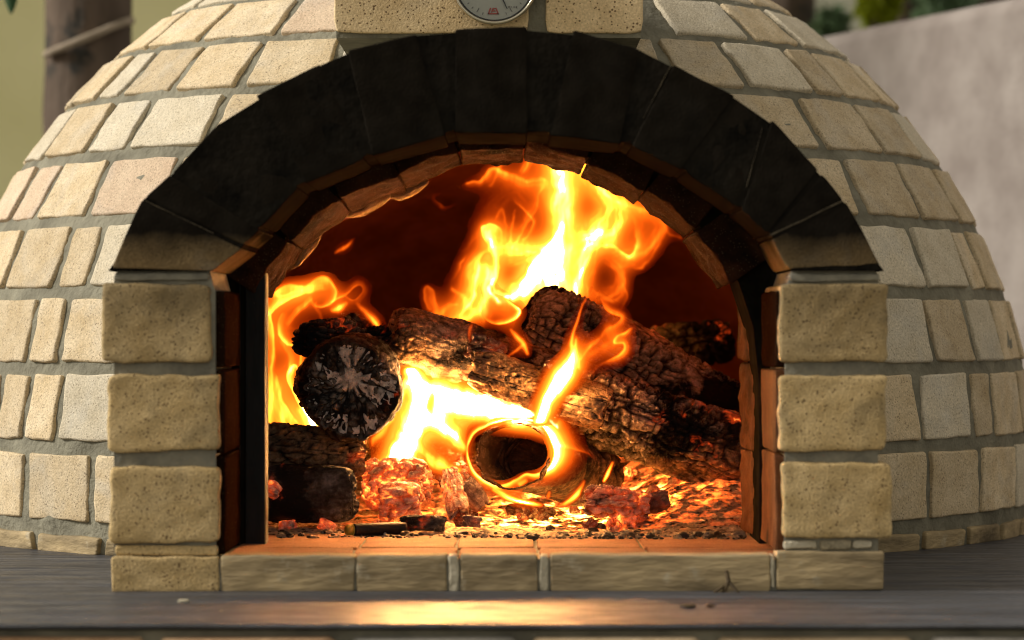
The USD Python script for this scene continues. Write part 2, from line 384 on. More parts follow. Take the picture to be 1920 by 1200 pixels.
mat('firelit_ember_ash', {  # emission carries ember glow and also the flames' light falling on the ash
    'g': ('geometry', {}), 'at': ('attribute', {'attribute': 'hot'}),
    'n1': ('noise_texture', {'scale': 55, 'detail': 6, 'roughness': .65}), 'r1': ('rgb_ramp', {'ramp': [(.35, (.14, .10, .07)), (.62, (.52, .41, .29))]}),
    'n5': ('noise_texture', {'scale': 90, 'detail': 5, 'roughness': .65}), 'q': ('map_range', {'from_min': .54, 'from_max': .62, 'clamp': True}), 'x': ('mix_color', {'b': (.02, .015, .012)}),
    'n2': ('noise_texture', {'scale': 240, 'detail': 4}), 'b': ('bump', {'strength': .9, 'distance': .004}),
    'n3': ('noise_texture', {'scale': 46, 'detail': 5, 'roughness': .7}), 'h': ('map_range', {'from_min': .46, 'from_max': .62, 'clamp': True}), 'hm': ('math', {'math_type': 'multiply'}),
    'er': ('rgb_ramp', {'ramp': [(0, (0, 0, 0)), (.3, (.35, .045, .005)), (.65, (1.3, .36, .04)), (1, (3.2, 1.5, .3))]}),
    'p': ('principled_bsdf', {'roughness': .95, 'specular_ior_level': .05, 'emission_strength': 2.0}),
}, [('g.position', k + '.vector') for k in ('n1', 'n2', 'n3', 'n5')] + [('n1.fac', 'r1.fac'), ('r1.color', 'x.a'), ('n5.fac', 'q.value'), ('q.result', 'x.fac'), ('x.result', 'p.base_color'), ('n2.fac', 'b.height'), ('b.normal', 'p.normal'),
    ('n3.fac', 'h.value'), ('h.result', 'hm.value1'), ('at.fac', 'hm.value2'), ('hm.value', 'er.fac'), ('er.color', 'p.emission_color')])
# ---------------------------------------------------------------- ground, counter
gx = np.linspace(-60, 60, 41)
GX, GY = np.meshgrid(gx, gx + 20)
obj('ground', (np.column_stack([GX.ravel(), GY.ravel(), (0 * GX).ravel()]), quads(41, 41)), 'ground', kind='structure')

counter = thing('stone_counter', 'dark slate counter on a stone clad base carrying the brick oven', 'counter')
yy = np.r_[np.linspace(2.0, -.09, 40), np.linspace(-.095, -.272, 60)]
zz = np.where(yy < -.09, -.105 * (yy + .09) ** 2, 0)
ang = np.linspace(0, np.pi, 9)[1:]
ye = np.r_[yy, yy[-1] - .002 * np.sin(ang), 2.0]
ze = np.r_[zz, zz[-1] - .002 + .002 * np.cos(ang), zz[-1] - .004]
xs = np.linspace(-1.35, 1.35, 160)
X, I = np.meshgrid(xs, np.arange(len(ye)))
P = np.stack([X, ye[I], CZ + ze[I]], -1)
P[..., 2] += .0012 * (fbm(P * [5, 26, 1], 4, 3) - .5)
obj('slab', (P.reshape(-1, 3), quads(len(ye), 160)), 'slate', counter)
obj('wall', box([-1.33, -.262, .0], [1.33, 1.95, CZ - .0095]), 'pillar_mortar', counter, smooth=False)
rng = np.random.default_rng(5)
pts = []
for j in range(9):
    for i in range(17):
        pts.append(((i + .5 * (j % 2) + rng.uniform(-.3, .3)) * .16 - 1.36, CZ - .05 - j * .115 + rng.uniform(-.035, .035)))
cells = shapely.voronoi_polygons(sg.MultiPoint(pts))
clip = sg.box(-1.32, .01, 1.32, CZ - .0085)
for k, cell in enumerate(cells.geoms):
    c = cell.intersection(clip).buffer(-.012).buffer(.006)
    if c.is_empty or c.area < 4e-4 or c.geom_type != 'Polygon':
        continue
    c = c.simplify(.002)
    ring = np.array(c.exterior.coords)[:-1][::-1] if c.exterior.is_ccw is False else np.array(c.exterior.coords)[:-1]
    inn = np.array([c.centroid.x, c.centroid.y]) + (ring - [c.centroid.x, c.centroid.y]) * .90
    out = rng.uniform(.010, .018)
    n = len(ring)
    v = np.vstack([np.column_stack([ring[:, 0], np.full(n, -.261), ring[:, 1]]), np.column_stack([ring[:, 0], np.full(n, -.262 - out * .6), ring[:, 1]]),
                   np.column_stack([inn[:, 0], -.262 - out + rng.uniform(-.002, .002, n), inn[:, 1]]), [[c.centroid.x, -.263 - out, c.centroid.y]]])
    nx = np.roll(np.arange(n), -1)
    f = []
    for a in (0, n):
        f += [np.column_stack([a + np.arange(n), a + nx, a + n + nx]), np.column_stack([a + np.arange(n), a + n + nx, a + n + np.arange(n)])]
    f.append(np.column_stack([2 * n + np.arange(n), 2 * n + nx, np.full(n, 3 * n)]))
    obj('stone', (v, np.vstack(f)), ('stone_tan', 'stone_rust', 'stone_grey', 'stone_tan')[int(rng.integers(4))], counter, smooth=35)

# ---------------------------------------------------------------- oven: shapes of the arch (pixels at the front plane)
oven = thing('pizza_oven', 'domed brick pizza oven with soot blackened arch and burning logs inside', 'oven')


def front(px, py, y=0.0):
    p = at(px, py, y)
    return p[0], p[2]


OUT = [(196, 1108), (196, 512), (212, 490), (265, 374), (319, 326), (411, 229), (480, 186), (601, 119), (650, 98), (780, 64), (853, 58), (989, 54), (1072, 62), (1201, 92), (1258, 121), (1381, 183), (1446, 228), (1536, 322), (1585, 378), (1648, 490), (1664, 512), (1664, 1108)]
INN = [(412, 1108), (410, 545), (400, 507), (453, 472), (488, 431), (564, 350), (688, 297), (853, 249), (937, 247), (1022, 253), (1172, 271), (1277, 319), (1390, 395), (1447, 448), (1480, 503), (1466, 545), (1464, 1108)]
outer = sg.Polygon([front(*p) for p in OUT])
inner = sg.Polygon([front(*p) for p in INN])
RING = [(500, 1040), (500, 640), (503, 560), (512, 523), (560, 470), (600, 428), (648, 392), (720, 362), (800, 332), (866, 302), (935, 297), (1008, 297), (1070, 313), (1130, 345), (1190, 372), (1250, 408), (1310, 470), (1352, 540), (1378, 620), (1388, 720), (1388, 1040)]
YR0, YR1 = .165, .30
ring_px = np.array(RING, float)
ring_pts = np.array([front(*p, .26) for p in RING])
ringpoly = sg.Polygon(ring_pts)
tunnel = ringpoly.buffer(.05)
DC, DR = np.array([-.038, 1.0, CZ + .0665]), .70

# dome: mortar shell
az = np.radians(np.linspace(-180, 180, 521))
ph = np.radians(np.linspace(-6.5, 89.5, 161))
AZ, PH = np.meshgrid(az, ph)
D = np.stack([np.sin(AZ) * np.cos(PH), -np.cos(AZ) * np.cos(PH), np.sin(PH)], -1)
rr = DR - .0045 + .006 * (fbm(D * 22, 4, 2) - .5) + .004 * (fbm(D * 70, 3, 6) - .5)
P = (DC + D * rr[..., None]).reshape(-1, 3)
hole = outer.buffer(-.035)
inside = shapely.contains_xy(hole, P[:, 0], P[:, 2]) & (P[:, 1] < 1)
f = quads(161, 521)
f = f[~inside[f].any(1)]
obj('dome_mortar', (P, f), 'mortar', oven)

# dome: bricks in courses
rng = np.random.default_rng(11)
skip = outer.buffer(-.012)
flue_front = sg.Polygon([front(618, -140, .3), front(1212, -140, .3), front(1212, 66, .3), front(618, 66, .3)])
row_edges = [-5.6] + [-3.2 + 7.2 * k for k in range(12)]
count = 0
for k in range(len(row_edges) - 1):
    lo, hi = row_edges[k], row_edges[k + 1]
    gap = .60
    if k == 0:
        lo2, hi2 = lo, hi - .7
    else:
        lo2, hi2 = lo + gap, hi - gap
    mid = math.cos(math.radians((lo + hi) / 2))
    a = -97 + rng.uniform(0, 5)
    while a < 97:
        w = rng.choice([9.3, 8.8, 7.9, 6.6, 5.0], p=[.40, .26, .16, .11, .07]) / mid * rng.uniform(.97, 1.04)
        g = rng.uniform(.8, 1.3) / mid
        a0, a1 = a + g / 2, a + w - g / 2
        a += w
        if math.radians(w) * mid * DR < .03:
            continue
        tw = rng.uniform(-.25, .25) / mid
        j = rng.uniform(-.10, .10, 4)
        cs = [(a0 - tw, lo2 + j[0]), (a1 - tw, lo2 + j[1]), (a1 + tw, hi2 + j[2]), (a0 + tw, hi2 + j[3])]
        c = []
        rad = DR + rng.uniform(-.0008, .0022)
        for (A_, B_) in cs:
            A_, B_ = math.radians(A_), math.radians(B_)
            c.append(DC + rad * np.array([math.sin(A_) * math.cos(B_), -math.cos(A_) * math.cos(B_), math.sin(B_)]))
        m = np.mean(c, 0)
        if m[1] < 1 and (skip.contains(sg.Point(m[0], m[2])) or (flue_front.contains(sg.Point(m[0], m[2])) and m[2] < CZ + .68)):
            continue
        count += 1
        seed = 100 + count
        mt = rng.choice(['dome_brick', 'pale_brick', 'pink_brick'], p=[.66, .24, .10])
        if k == 0:
            mt = 'weathered_sill'
        obj('dome_brick', block(c, .05, bevel=.0028, rc=rng.uniform(.0015, .005), n=8, seed=seed, edge=.0024, face=.0013, scale=44), mt, oven, smooth=50)

# mortar body behind the arch bricks, and the bed of the pillars
ringbody = outer.buffer(-.0015).difference(inner.buffer(.003)).intersection(sg.box(-2, CZ + .300, 2, 3))
obj('arch_mortar', prism(ringbody, .0004, .165), 'arch_mortar', oven, smooth=False)
pil = outer.buffer(-.008).difference(inner.buffer(.004)).intersection(sg.box(-2, CZ + .0005, 2, CZ + .3005))
for half in (sg.box(-2, 0, 0, 3), sg.box(0, 0, 2, 3)):
    obj('pillar_mortar', prism(pil.intersection(half), .0065, .163), 'pillar_mortar', oven, smooth=False)
body = outer.buffer(-.004).difference(tunnel).intersection(sg.box(-2, CZ + .0005, 2, 3))
obj('arch_backing', prism(body, .166, .62), 'mortar', oven, smooth=False)
rim = outer.buffer(-.006).difference(ringpoly.buffer(.012)).intersection(sg.box(-2, CZ + .03, 2, 3))
obj('inner_wall', prism(rim, .172, .29), 'arch_mortar', oven, smooth=False)

# arch bricks
ARCH = [
    [(453, 466), (265, 374), (209, 503), (398, 508)],
    [(488, 431), (319, 327), (271, 370), (455, 460)],
    [(560, 352), (411, 229), (322, 324), (490, 428)],
    [(684, 299), (601, 119), (480, 178), (574, 345)],
    [(836, 255), (780, 62), (651, 94), (698, 294)],
    [(989, 250), (989, 50), (853, 53), (853, 250)],
    [(1164, 270), (1201, 92), (1075, 57), (1030, 254)],
    [(1277, 318), (1378, 180), (1262, 121), (1184, 274)],
    [(1384, 390), (1432, 228), (1383, 186), (1284, 322)],
    [(1440, 437), (1535, 319), (1448, 224), (1390, 394)],
    [(1447, 446), (1583, 376), (1540, 325), (1443, 440)],
    [(1480, 503), (1650, 496), (1587, 379), (1449, 449)],
]
rng = np.random.default_rng(3)
for k, q in enumerate(ARCH):
    # corners: inner end, outer end, outer start, inner start -> as seen from the front, clockwise or not does not matter for the shape
    out = rng.uniform(-.001, .001)
    c = np.array([at(x, y, 0) for x, y in q])
    cc = c.mean(0)
    c[:, 1] += out
    c = c[[3, 0, 1, 2]] if False else c
    n = np.cross(c[1] - c[0], c[3] - c[0])
    if n[1] > 0:
        c = c[::-1]
    obj('arch_brick', block(c, .163, bevel=.0018, rc=.003, n=9, seed=400 + k, edge=.0013, face=.0010, scale=30), 'arch_brick', oven, smooth=40)

for (xa, ya, xb, yb, w) in [(268, 374, 400, 438, 1.2), (1580, 377, 1446, 441, 1.8), (1257, 124, 1205, 225, .8), (1430, 240, 1400, 350, .7)]:
    a, b = at(xa, ya, -.0006), at(xb, yb, -.0006)
    n_ = np.array([-(b - a)[2], 0, (b - a)[0]]); n_ *= w * .0005 / np.linalg.norm(n_)
    c = np.array([a - n_, b - n_, b + n_, a + n_])
    if np.cross(c[1] - c[0], c[3] - c[0])[1] > 0:
        c = c[::-1]
    obj('joint', block(c, .004, bevel=.0004, rc=.0004, n=12, seed=int(xa), edge=.0006, face=.0004, scale=90), 'joint_line', oven, smooth=40)

# pillar bricks, sill
PILL = [(190, 532, 395, 679), (203, 702, 410, 845), (207, 873, 412, 1019), (1462, 530, 1664, 679), (1460, 705, 1661, 846), (1467, 868, 1671, 1011)]
for k, (x0, y0, x1, y1) in enumerate(PILL):
    j = rng.uniform(-2.5, 2.5, 8)
    c = [at(x0 + j[0], y1 + j[1], 0), at(x1 + j[2], y1 + j[3], 0), at(x1 + j[4], y0 + j[5], 0), at(x0 + j[6], y0 + j[7], 0)]
    obj('pillar_brick', block(c, .16, bevel=.0035, rc=.005, n=18, seed=450 + k, edge=.0026, face=.0009, scale=60), 'front_brick', oven, smooth=40)
STRIP = [(215, 1022, 408, 1042, 'front_brick'), (213, 512, 392, 526, 'pillar_mortar'), (1482, 512, 1648, 528, 'pillar_mortar'), (1470, 1014, 1532, 1030, 'pale_mortar'), (1536, 1013, 1596, 1031, 'sill_brick'), (1600, 1013, 1636, 1029, 'pale_mortar')]
for k, (x0, y0, x1, y1, m) in enumerate(STRIP):
    c = [at(x0, y1, .003), at(x1, y1, .003), at(x1, y0, .003), at(x0, y0, .003)]
    obj('joint_chip', block(c, .05, bevel=.003, rc=.004, n=6, seed=470 + k, edge=.002, face=.0015, scale=80), m, oven, smooth=40)
SILL = [(209, 1044, 411, 1110, 'front_brick'), (414, 1041, 665, 1111, 'weathered_sill'), (668, 1042, 838, 1111, 'weathered_sill'), (841, 1042, 860, 1111, 'pale_mortar'), (863, 1041, 1008, 1112, 'weathered_sill'), (1011, 1042, 1029, 1110, 'pale_mortar'), (1032, 1040, 1444, 1111, 'weathered_sill'), (1446, 1040, 1452, 1100, 'pale_mortar'), (1455, 1034, 1658, 1106, 'weathered_sill')]
for k, (x0, y0, x1, y1, m) in enumerate(SILL):
    c = [at(x0, y1, -.001), at(x1, y1, -.001), at(x1, y0, -.001), at(x0, y0, -.001)]
    obj('sill_block', block(c, .03, bevel=.0022, rc=.003, n=14, seed=490 + k, edge=.0016, face=.0018, scale=60), m, oven, smooth=40)

obj('sill_mortar', box([at(212, 0, 0)[0], .0015, CZ + .0006], [at(1654, 0, 0)[0], .0115, CZ + .0295]), 'pillar_mortar', oven, smooth=False)

# jamb bricks of the reveal, left and right (burnt clay seen edge on)
for k, (x0, x1, y0, y1) in enumerate([(410, 443, 545, 690), (412, 443, 694, 850), (412, 443, 854, 1040)]):
    f0, f1 = at(x0, y1, .012), at(x0, y0, .012)
    xx = -.2700
    c = [[xx, .012, f0[2]], [xx, .165, f0[2]], [xx, .165, f1[2]], [xx, .012, f1[2]]]
    obj('jamb_brick', block(c, .02, bevel=.002, rc=.003, n=7, seed=520 + k, edge=.001, face=.001), 'sooty_shaded_brick', oven, smooth=40)
for k, (y0, y1) in enumerate([(545, 690), (694, 850), (854, 1034)]):
    f0, f1 = at(1463, y1, .012), at(1463, y0, .012)
    xx = .2480
    c = [[xx, .165, f0[2]], [xx, .012, f0[2]], [xx, .012, f1[2]], [xx, .165, f1[2]]]
    obj('jamb_brick', block(c, .02, bevel=.002, rc=.003, n=7, seed=530 + k, edge=.002, face=.002), 'sooty_shaded_brick' if k == 0 else 'jamb_brick', oven, smooth=40)

# inner ring: crown bricks, rough and lit from within
rp = ring_pts[2:-3]
seg = np.linalg.norm(np.diff(rp, axis=0), axis=1)
s = np.r_[0, np.cumsum(seg)]
cuts = np.linspace(0, s[-1], 10)
for k in range(9):
    a, b = cuts[k] + .0003, cuts[k + 1] - .0003
    pa, pb = [np.array([np.interp(t, s, rp[:, 0]), np.interp(t, s, rp[:, 1])]) for t in (a, b)]
    t = (pb - pa) / np.linalg.norm(pb - pa)
    nrm = np.array([t[1], 0, -t[0]])       # towards the opening
    if nrm @ np.array([-.01 - pa[0], 0, CZ + .2 - pa[1]]) < 0:
        nrm = -nrm
    o = rng.uniform(-.002, .002)
    lift = .007
    c = np.array([[pa[0], YR0, pa[1]], [pb[0], YR0, pb[1]], [pb[0], YR1, pb[1]], [pa[0], YR1, pa[1]]], float) + nrm * o
    c[:2] -= nrm * lift
    obj('crown_brick', block(c, .05, bevel=.002, rc=.002, n=26, seed=560 + k, edge=.0016, face=.0075, scale=np.array([34, 90, 34]), nrm=nrm), 'ring_brick', oven, smooth=40)
# lumps of lit mortar hanging at the back of the crown
for k, (x0, y0, x1, y1, hh) in enumerate([(636, 398, 735, 352, .014), (725, 362, 800, 336, .010), (540, 500, 600, 432, .006)]):
    a, b = at(x0, y0, .31), at(x1, y1, .31)
    n = 30
    t = np.linspace(0, 1, n)
    pts = a + (b - a) * t[:, None]
    pts[:, 2] -= .004 * (1 - (2 * t - 1) ** 2)
    v, f = tube(pts, (.003 + hh * .55 * np.sqrt(np.clip(1 - (2 * t - 1) ** 2, 0, 1))), 14)
    v = v + (np.stack([fbm(v * 70 + q * 9, 4, 600 + k + q) for q in range(3)], -1) - .5) * .006
    obj('mortar_lump', (v, f), 'lump_mortar', oven)

# left door jamb: sooty iron post
ip = sg.Polygon([(-.2760, .172), (-.2715, .168), (-.2700, .176), (-.2660, .176), (-.2650, .169), (-.2462, .169), (-.2450, .172), (-.2450, .196), (-.2760, .196)])
m = trimesh.creation.extrude_polygon(ip, 1.0, engine='earcut')
v = np.array(m.vertices)
z0, z1 = at(0, 1022, .17)[2], at(0, 512, .17)[2]
v = np.column_stack([v[:, 0], v[:, 1], z0 + v[:, 2] * (z1 - z0)])
obj('iron_post', (v, np.array(m.faces)), 'iron', oven, smooth=False)
# right splayed jamb, three burnt bricks
for k, (y0, y1, xs0, xs1) in enumerate([(520, 678, 1436, 1382), (682, 850, 1436, 1386), (853, 1012, 1438, 1388)]):
    a0, a1 = at(xs0, y1, .172), at(xs0, y0, .172)
    b0, b1 = at(xs1, y1, .32), at(xs1, y0, .32)
    zb, zt = a0[2], a1[2]
    c = [[b0[0], .32, zb], [a0[0], .172, zb], [a0[0], .172, zt], [b0[0], .32, zt]]
    obj('splay_brick', block(c, .06, bevel=.003, rc=.004, n=18, seed=640 + k, edge=.003, face=.003, scale=60), 'jamb_brick', oven, smooth=40)

# hearth
FL = CZ + .0315
obj('hearth_bed', box([-.285, .012, CZ + .001], [.285, .44, FL - .003]), 'mortar', oven, smooth=False)
_m = trimesh.creation.extrude_polygon(sg.Point(0, .98).buffer(.60).difference(sg.box(-.286, 0, .286, .441)), FL - .003 - CZ - .001, engine='earcut')
obj('hearth_bed', (np.array(_m.vertices) + [0, 0, CZ + .001], np.array(_m.faces)), 'mortar', oven, smooth=False)
rows = [(.0, .122), (.128, .335), (.340, .55), (.555, .77), (.775, .99)]
cutsx = [[-.272, -.153, -.052, .025, .130, .258], [-.272, -.150, -.0555, .0235, .128, .258], [-.30, -.19, -.08, .03, .14, .25, .33], [-.34, -.23, -.11, .0, .11, .22, .34], [-.34, -.2, -.08, .05, .16, .26, .34]]
for (ya, yb), cx in zip(rows, cutsx):
    for xa, xb in zip(cx[:-1], cx[1:]):
        c = [[xa + .0018, ya + (.012 if ya == 0 else 0), FL], [xb - .0018, ya + (.012 if ya == 0 else 0), FL], [xb - .0018, yb, FL], [xa + .0018, yb, FL]]
        count += 1
        obj('hearth_tile', block(c, .02, bevel=.0012, rc=.003, n=8, seed=700 + count, edge=.0012, face=.0008), 'hearth_tile', oven, smooth=40)

# fire chamber
u, v_ = np.meshgrid(np.linspace(0, 2 * np.pi, 121), np.linspace(0, np.pi / 2, 41))
E = np.stack([-.0 + .60 * np.sin(u) * np.cos(v_), .97 - .62 * np.cos(u) * np.cos(v_), CZ + .02 + .46 * np.sin(v_)], -1)
E += .012 * (np.stack([fbm(E * 14 + k * 5, 4, 30 + k) for k in range(3)], -1) - .5)
P = E.reshape(-1, 3)
f = quads(41, 121)
tin = shapely.contains_xy(tunnel, P[:, 0], P[:, 2]) & (P[:, 1] < .97)
f = f[~tin[f].any(1)]
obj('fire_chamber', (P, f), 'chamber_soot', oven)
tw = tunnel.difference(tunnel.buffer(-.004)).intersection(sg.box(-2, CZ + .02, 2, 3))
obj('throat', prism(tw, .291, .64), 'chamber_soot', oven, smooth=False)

# flue above the arch
FY = .29
for k, (x0, y0, x1, y1) in enumerate([(626, -110, 991, 62), (1023, -110, 1206, 62), (626, -270, 800, -125), (815, -270, 1040, -125), (1055, -270, 1206, -125)]):
    c = [at(x0, y1, FY), at(x1, y1, FY), at(x1, y0, FY), at(x0, y0, FY)]
    obj('flue_brick', block(c, .10, bevel=.002, rc=.003 if k > 1 else .009, n=9, seed=740 + k, edge=.0012, face=.0009), 'flue_brick', oven, smooth=40)
a, b = at(630, 70, FY), at(1202, -270, FY)
obj('flue', box([a[0], FY + .004, a[2]], [b[0], FY + .30, b[2]]), 'mortar', oven, smooth=False)

# thermometer on the flue
gc = at(927, -38, FY - .02)
GR = 83 / FPX * (FY - .02 + 2.7)


def disc(r, y, n=64, c=gc):
    t = np.linspace(0, 2 * np.pi, n, endpoint=False)
    v = np.vstack([np.column_stack([c[0] + r * np.cos(t), np.full(n, y), c[2] + r * np.sin(t)]), [[c[0], y, c[2]]]])
    return v, np.column_stack([np.arange(n), np.roll(np.arange(n), -1), np.full(n, n)])


def lathe_y(prof, n=72, c=gc):
    t = np.linspace(0, 2 * np.pi, n, endpoint=False)
    prof = np.asarray(prof)
    v = np.stack([c[0] + prof[:, :1] * np.cos(t), np.repeat(prof[:, 1:], n, 1), c[2] + prof[:, :1] * np.sin(t)], -1)
    return v.reshape(-1, 3), quads(len(prof), n, True)


pt = f'{oven}/thermometer'
used.add(pt)
usdkit.mesh(stage, pt, lathe_y([(GR * .90, FY - .012), (GR * .90, FY + .001), (GR * .97, FY + .001), (GR * .97, FY - .012)]), M['black_paint'])
tag(stage.GetPrimAtPath(pt), 'round thermometer with cream dial and brass rim')
th = np.linspace(0, 2 * np.pi, 13)
obj('rim', lathe_y(np.column_stack([GR * .955 + GR * .045 * np.cos(th), FY - .012 + .005 * np.sin(th)])), 'brass', pt)
obj('bezel', lathe_y([(GR * .915, FY - .011), (GR * .87, FY - .006), (GR * .865, FY - .0055)]), 'black_paint', pt)
obj('dial', disc(GR * .868, FY - .006), 'dial_white', pt, smooth=False)


def strip(p0, p1, w0, w1, y):
    p0, p1 = np.array(p0), np.array(p1)
    t = (p1 - p0) / np.linalg.norm(p1 - p0)
    n = np.array([-t[1], t[0]])
    q = np.array([p0 - n * w0, p0 + n * w0, p1 + n * w1, p1 - n * w1])
    v = np.vstack([np.column_stack([q[:, 0], np.full(4, y), q[:, 1]]), np.column_stack([q[:, 0], np.full(4, y + .0006), q[:, 1]])])
    return v, np.array([[0, 1, 2], [0, 2, 3], [4, 6, 5], [4, 7, 6], [0, 4, 5], [0, 5, 1], [1, 5, 6], [1, 6, 2], [2, 6, 7], [2, 7, 3], [3, 7, 4], [3, 4, 0]])


ticks = []
for d in range(0, 360, 10):
    if 250 < d < 290:
        continue
    a = math.radians(d)
    e = np.array([math.cos(a), math.sin(a)])
    ro, ri = GR * .80, GR * (.70 if d % 30 == 0 else .75)
    ticks.append(strip(gc[[0, 2]] + e * ri, gc[[0, 2]] + e * ro, .00025, .00025, FY - .0072))
obj('scale_mark', cat_mesh(ticks), 'black_paint', pt, smooth=False)
p0, p1 = at(948, -25, FY)[[0, 2]], at(951, 18, FY)[[0, 2]]
obj('pointer', strip(gc[[0, 2]], p1, .0014, .0004, FY - .0085), 'black_paint', pt, smooth=False)
em = []
ex, ez = at(925, 22, FY)[[0, 2]]
s_ = .00055
for q in ([(-11, -6), (11, -6), (9.6, -3.4), (-9.6, -3.4)], [(-11, -6), (-6.4, 6), (-3.8, 6), (-8.2, -6)], [(8.2, -6), (3.2, 6), (6.0, 6), (11, -6)], [(-4.6, -2.4), (-1.6, 6), (.8, 6), (-2.0, -2.4)], [(-1, -.6), (4.6, -.6), (3.7, 1.6), (-.2, 1.6)], [(.8, 6), (4.6, 6), (4.0, 4), (.2, 4)]):
    pg = sg.Polygon([(ex + a * s_, ez + b * s_) for a, b in q])
    em.append(prism(pg, FY - .0074, FY - .0066))
obj('emblem', cat_mesh(em), 'red_print', pt, smooth=False)
fm = []
for i, w in enumerate((1.4, .5, .9, .7)):
    x0 = 953 + i * 5
    fm.append(strip(at(x0, 14, FY)[[0, 2]], at(x0 + w * 2, 14, FY)[[0, 2]], .0008, .0008, FY - .0072))
obj('faint_marking', cat_mesh(fm), 'stone_grey', pt, smooth=False)
obj('glass', disc(GR * .90, FY - .0115), 'gauge_glass', pt, smooth=False)
# ---------------------------------------------------------------- flames
def spline(pts, gap=.6):
    """Catmull-Rom through (x, y, width, heat) rows, evenly resampled."""
    p = np.asarray(pts, float)
    p = np.vstack([2 * p[0] - p[1], p, 2 * p[-1] - p[-2]])
    out = []
    for i in range(1, len(p) - 2):
        a, b, c, d = p[i - 1:i + 3]
        t = np.linspace(0, 1, 24, endpoint=False)[:, None]
        out.append(.5 * (2 * b + (c - a) * t + (2 * a - 5 * b + 4 * c - d) * t ** 2 + (3 * b - a - 3 * c + d) * t ** 3))
    out = np.vstack(out + [p[-2:-1]])
    out[:, 2] = np.maximum(out[:, 2], .6)
    out[:, 3] = np.clip(out[:, 3], 0, 1.2)
    s = np.r_[0, np.cumsum(np.hypot(*np.diff(out[:, :2], axis=0).T))]
    g = np.linspace(0, s[-1], max(8, int(s[-1] / gap)))
    return np.column_stack([np.interp(g, s, out[:, k]) for k in range(4)] + [g])


def flame_field(box, strands, seed, step=1.25, warp=(8, 3), holes=(), fill=.62):
    x0, y0, x1, y1 = box
    X, Y = np.meshgrid(np.arange(x0, x1, step), np.arange(y0, y1, step))
    P3 = np.stack([X / 46, Y / 46, 0 * X + seed], -1)
    Q3 = np.stack([X / 13, Y / 17, 0 * X + seed + .5], -1)
    wx = X + warp[0] * 2 * (fbm(P3, 3, seed) - .5) + warp[1] * 2 * (fbm(Q3, 2, seed + 3) - .5)
    wy = Y + warp[0] * 2 * (fbm(P3, 3, seed + 7) - .5) + warp[1] * 2 * (fbm(Q3, 2, seed + 11) - .5)
    F = np.zeros_like(X)
    for i, st in enumerate(strands):
        side, pts = st[0], st[1]
        soft = st[2] if len(st) > 2 else 1.0
        c = spline(pts)
        q = np.column_stack([wx.ravel(), wy.ravel()])
        dist, k = cKDTree(c[:, :2]).query(q, distance_upper_bound=4 * c[:, 2].max() + 4)
        ok = np.isfinite(dist)
        q, dist, k = q[ok], dist[ok], k[ok]
        tan = np.gradient(c[:, :2], axis=0)
        tan /= np.linalg.norm(tan, axis=1, keepdims=True) + 1e-9
        dl = q - c[k, :2]
        sd = tan[k, 0] * dl[:, 1] - tan[k, 1] * dl[:, 0]
        s = c[k, 4] + (tan[k] * dl).sum(1)
        w, h = c[k, 2], c[k, 3]
        if side == 0:
            e = np.exp(-1.2 * (dist / w) ** 2)
        else:
            sharp = np.clip(.5 + sd * side / (.35 * w), 0, 1)
            e = np.exp(-1.1 * (dist / (.35 * w)) ** 2) * sharp + np.exp(-1.1 * (dist / (1.7 * w)) ** 1.2) * (1 - sharp)
        n1 = fbm(np.column_stack([s / 60, sd / (3.0 + .16 * w), 0 * s + seed * 3.7 + i * 1.9]), 3, seed + i)
        n2 = noise(np.column_stack([s / 22, sd / (2.2 + .05 * w), 0 * s + i * 2.3]), seed + i + 50)
        E = np.zeros(X.size)
        E[ok] = np.clip(e * (1 + soft * (1.5 * (n1 - .5) + .5 * (n2 - .5))), 0, 1.3) * h
        E = E.reshape(X.shape)
        F = (F ** 2.5 + E ** 2.5) ** (1 / 2.5)
    for (hx, hy, rx, ry, a) in holes:
        F *= 1 - a * np.exp(-(((wx - hx) / rx) ** 2 + ((wy - hy) / ry) ** 2) ** 1.5)
    F = ndimage.gaussian_filter(F, 1.3 / step)
    if fill > .5:
        F = .66 * F + .44 * ndimage.gaussian_filter(F, 6 / step)
        F *= .84 + .32 * fbm(np.stack([wx / 9, wy / 34, 0 * X + seed], -1), 3, seed + 70)
    F = np.maximum(F, fill * ndimage.gaussian_filter(F, 9 / step))
    # nothing at the border of the sheet
    b = np.minimum.reduce([X - x0, x1 - X, Y - y0, y1 - Y]) / 8
    return X, Y, np.clip(F * np.clip(b, 0, 1), 0, 1.15)


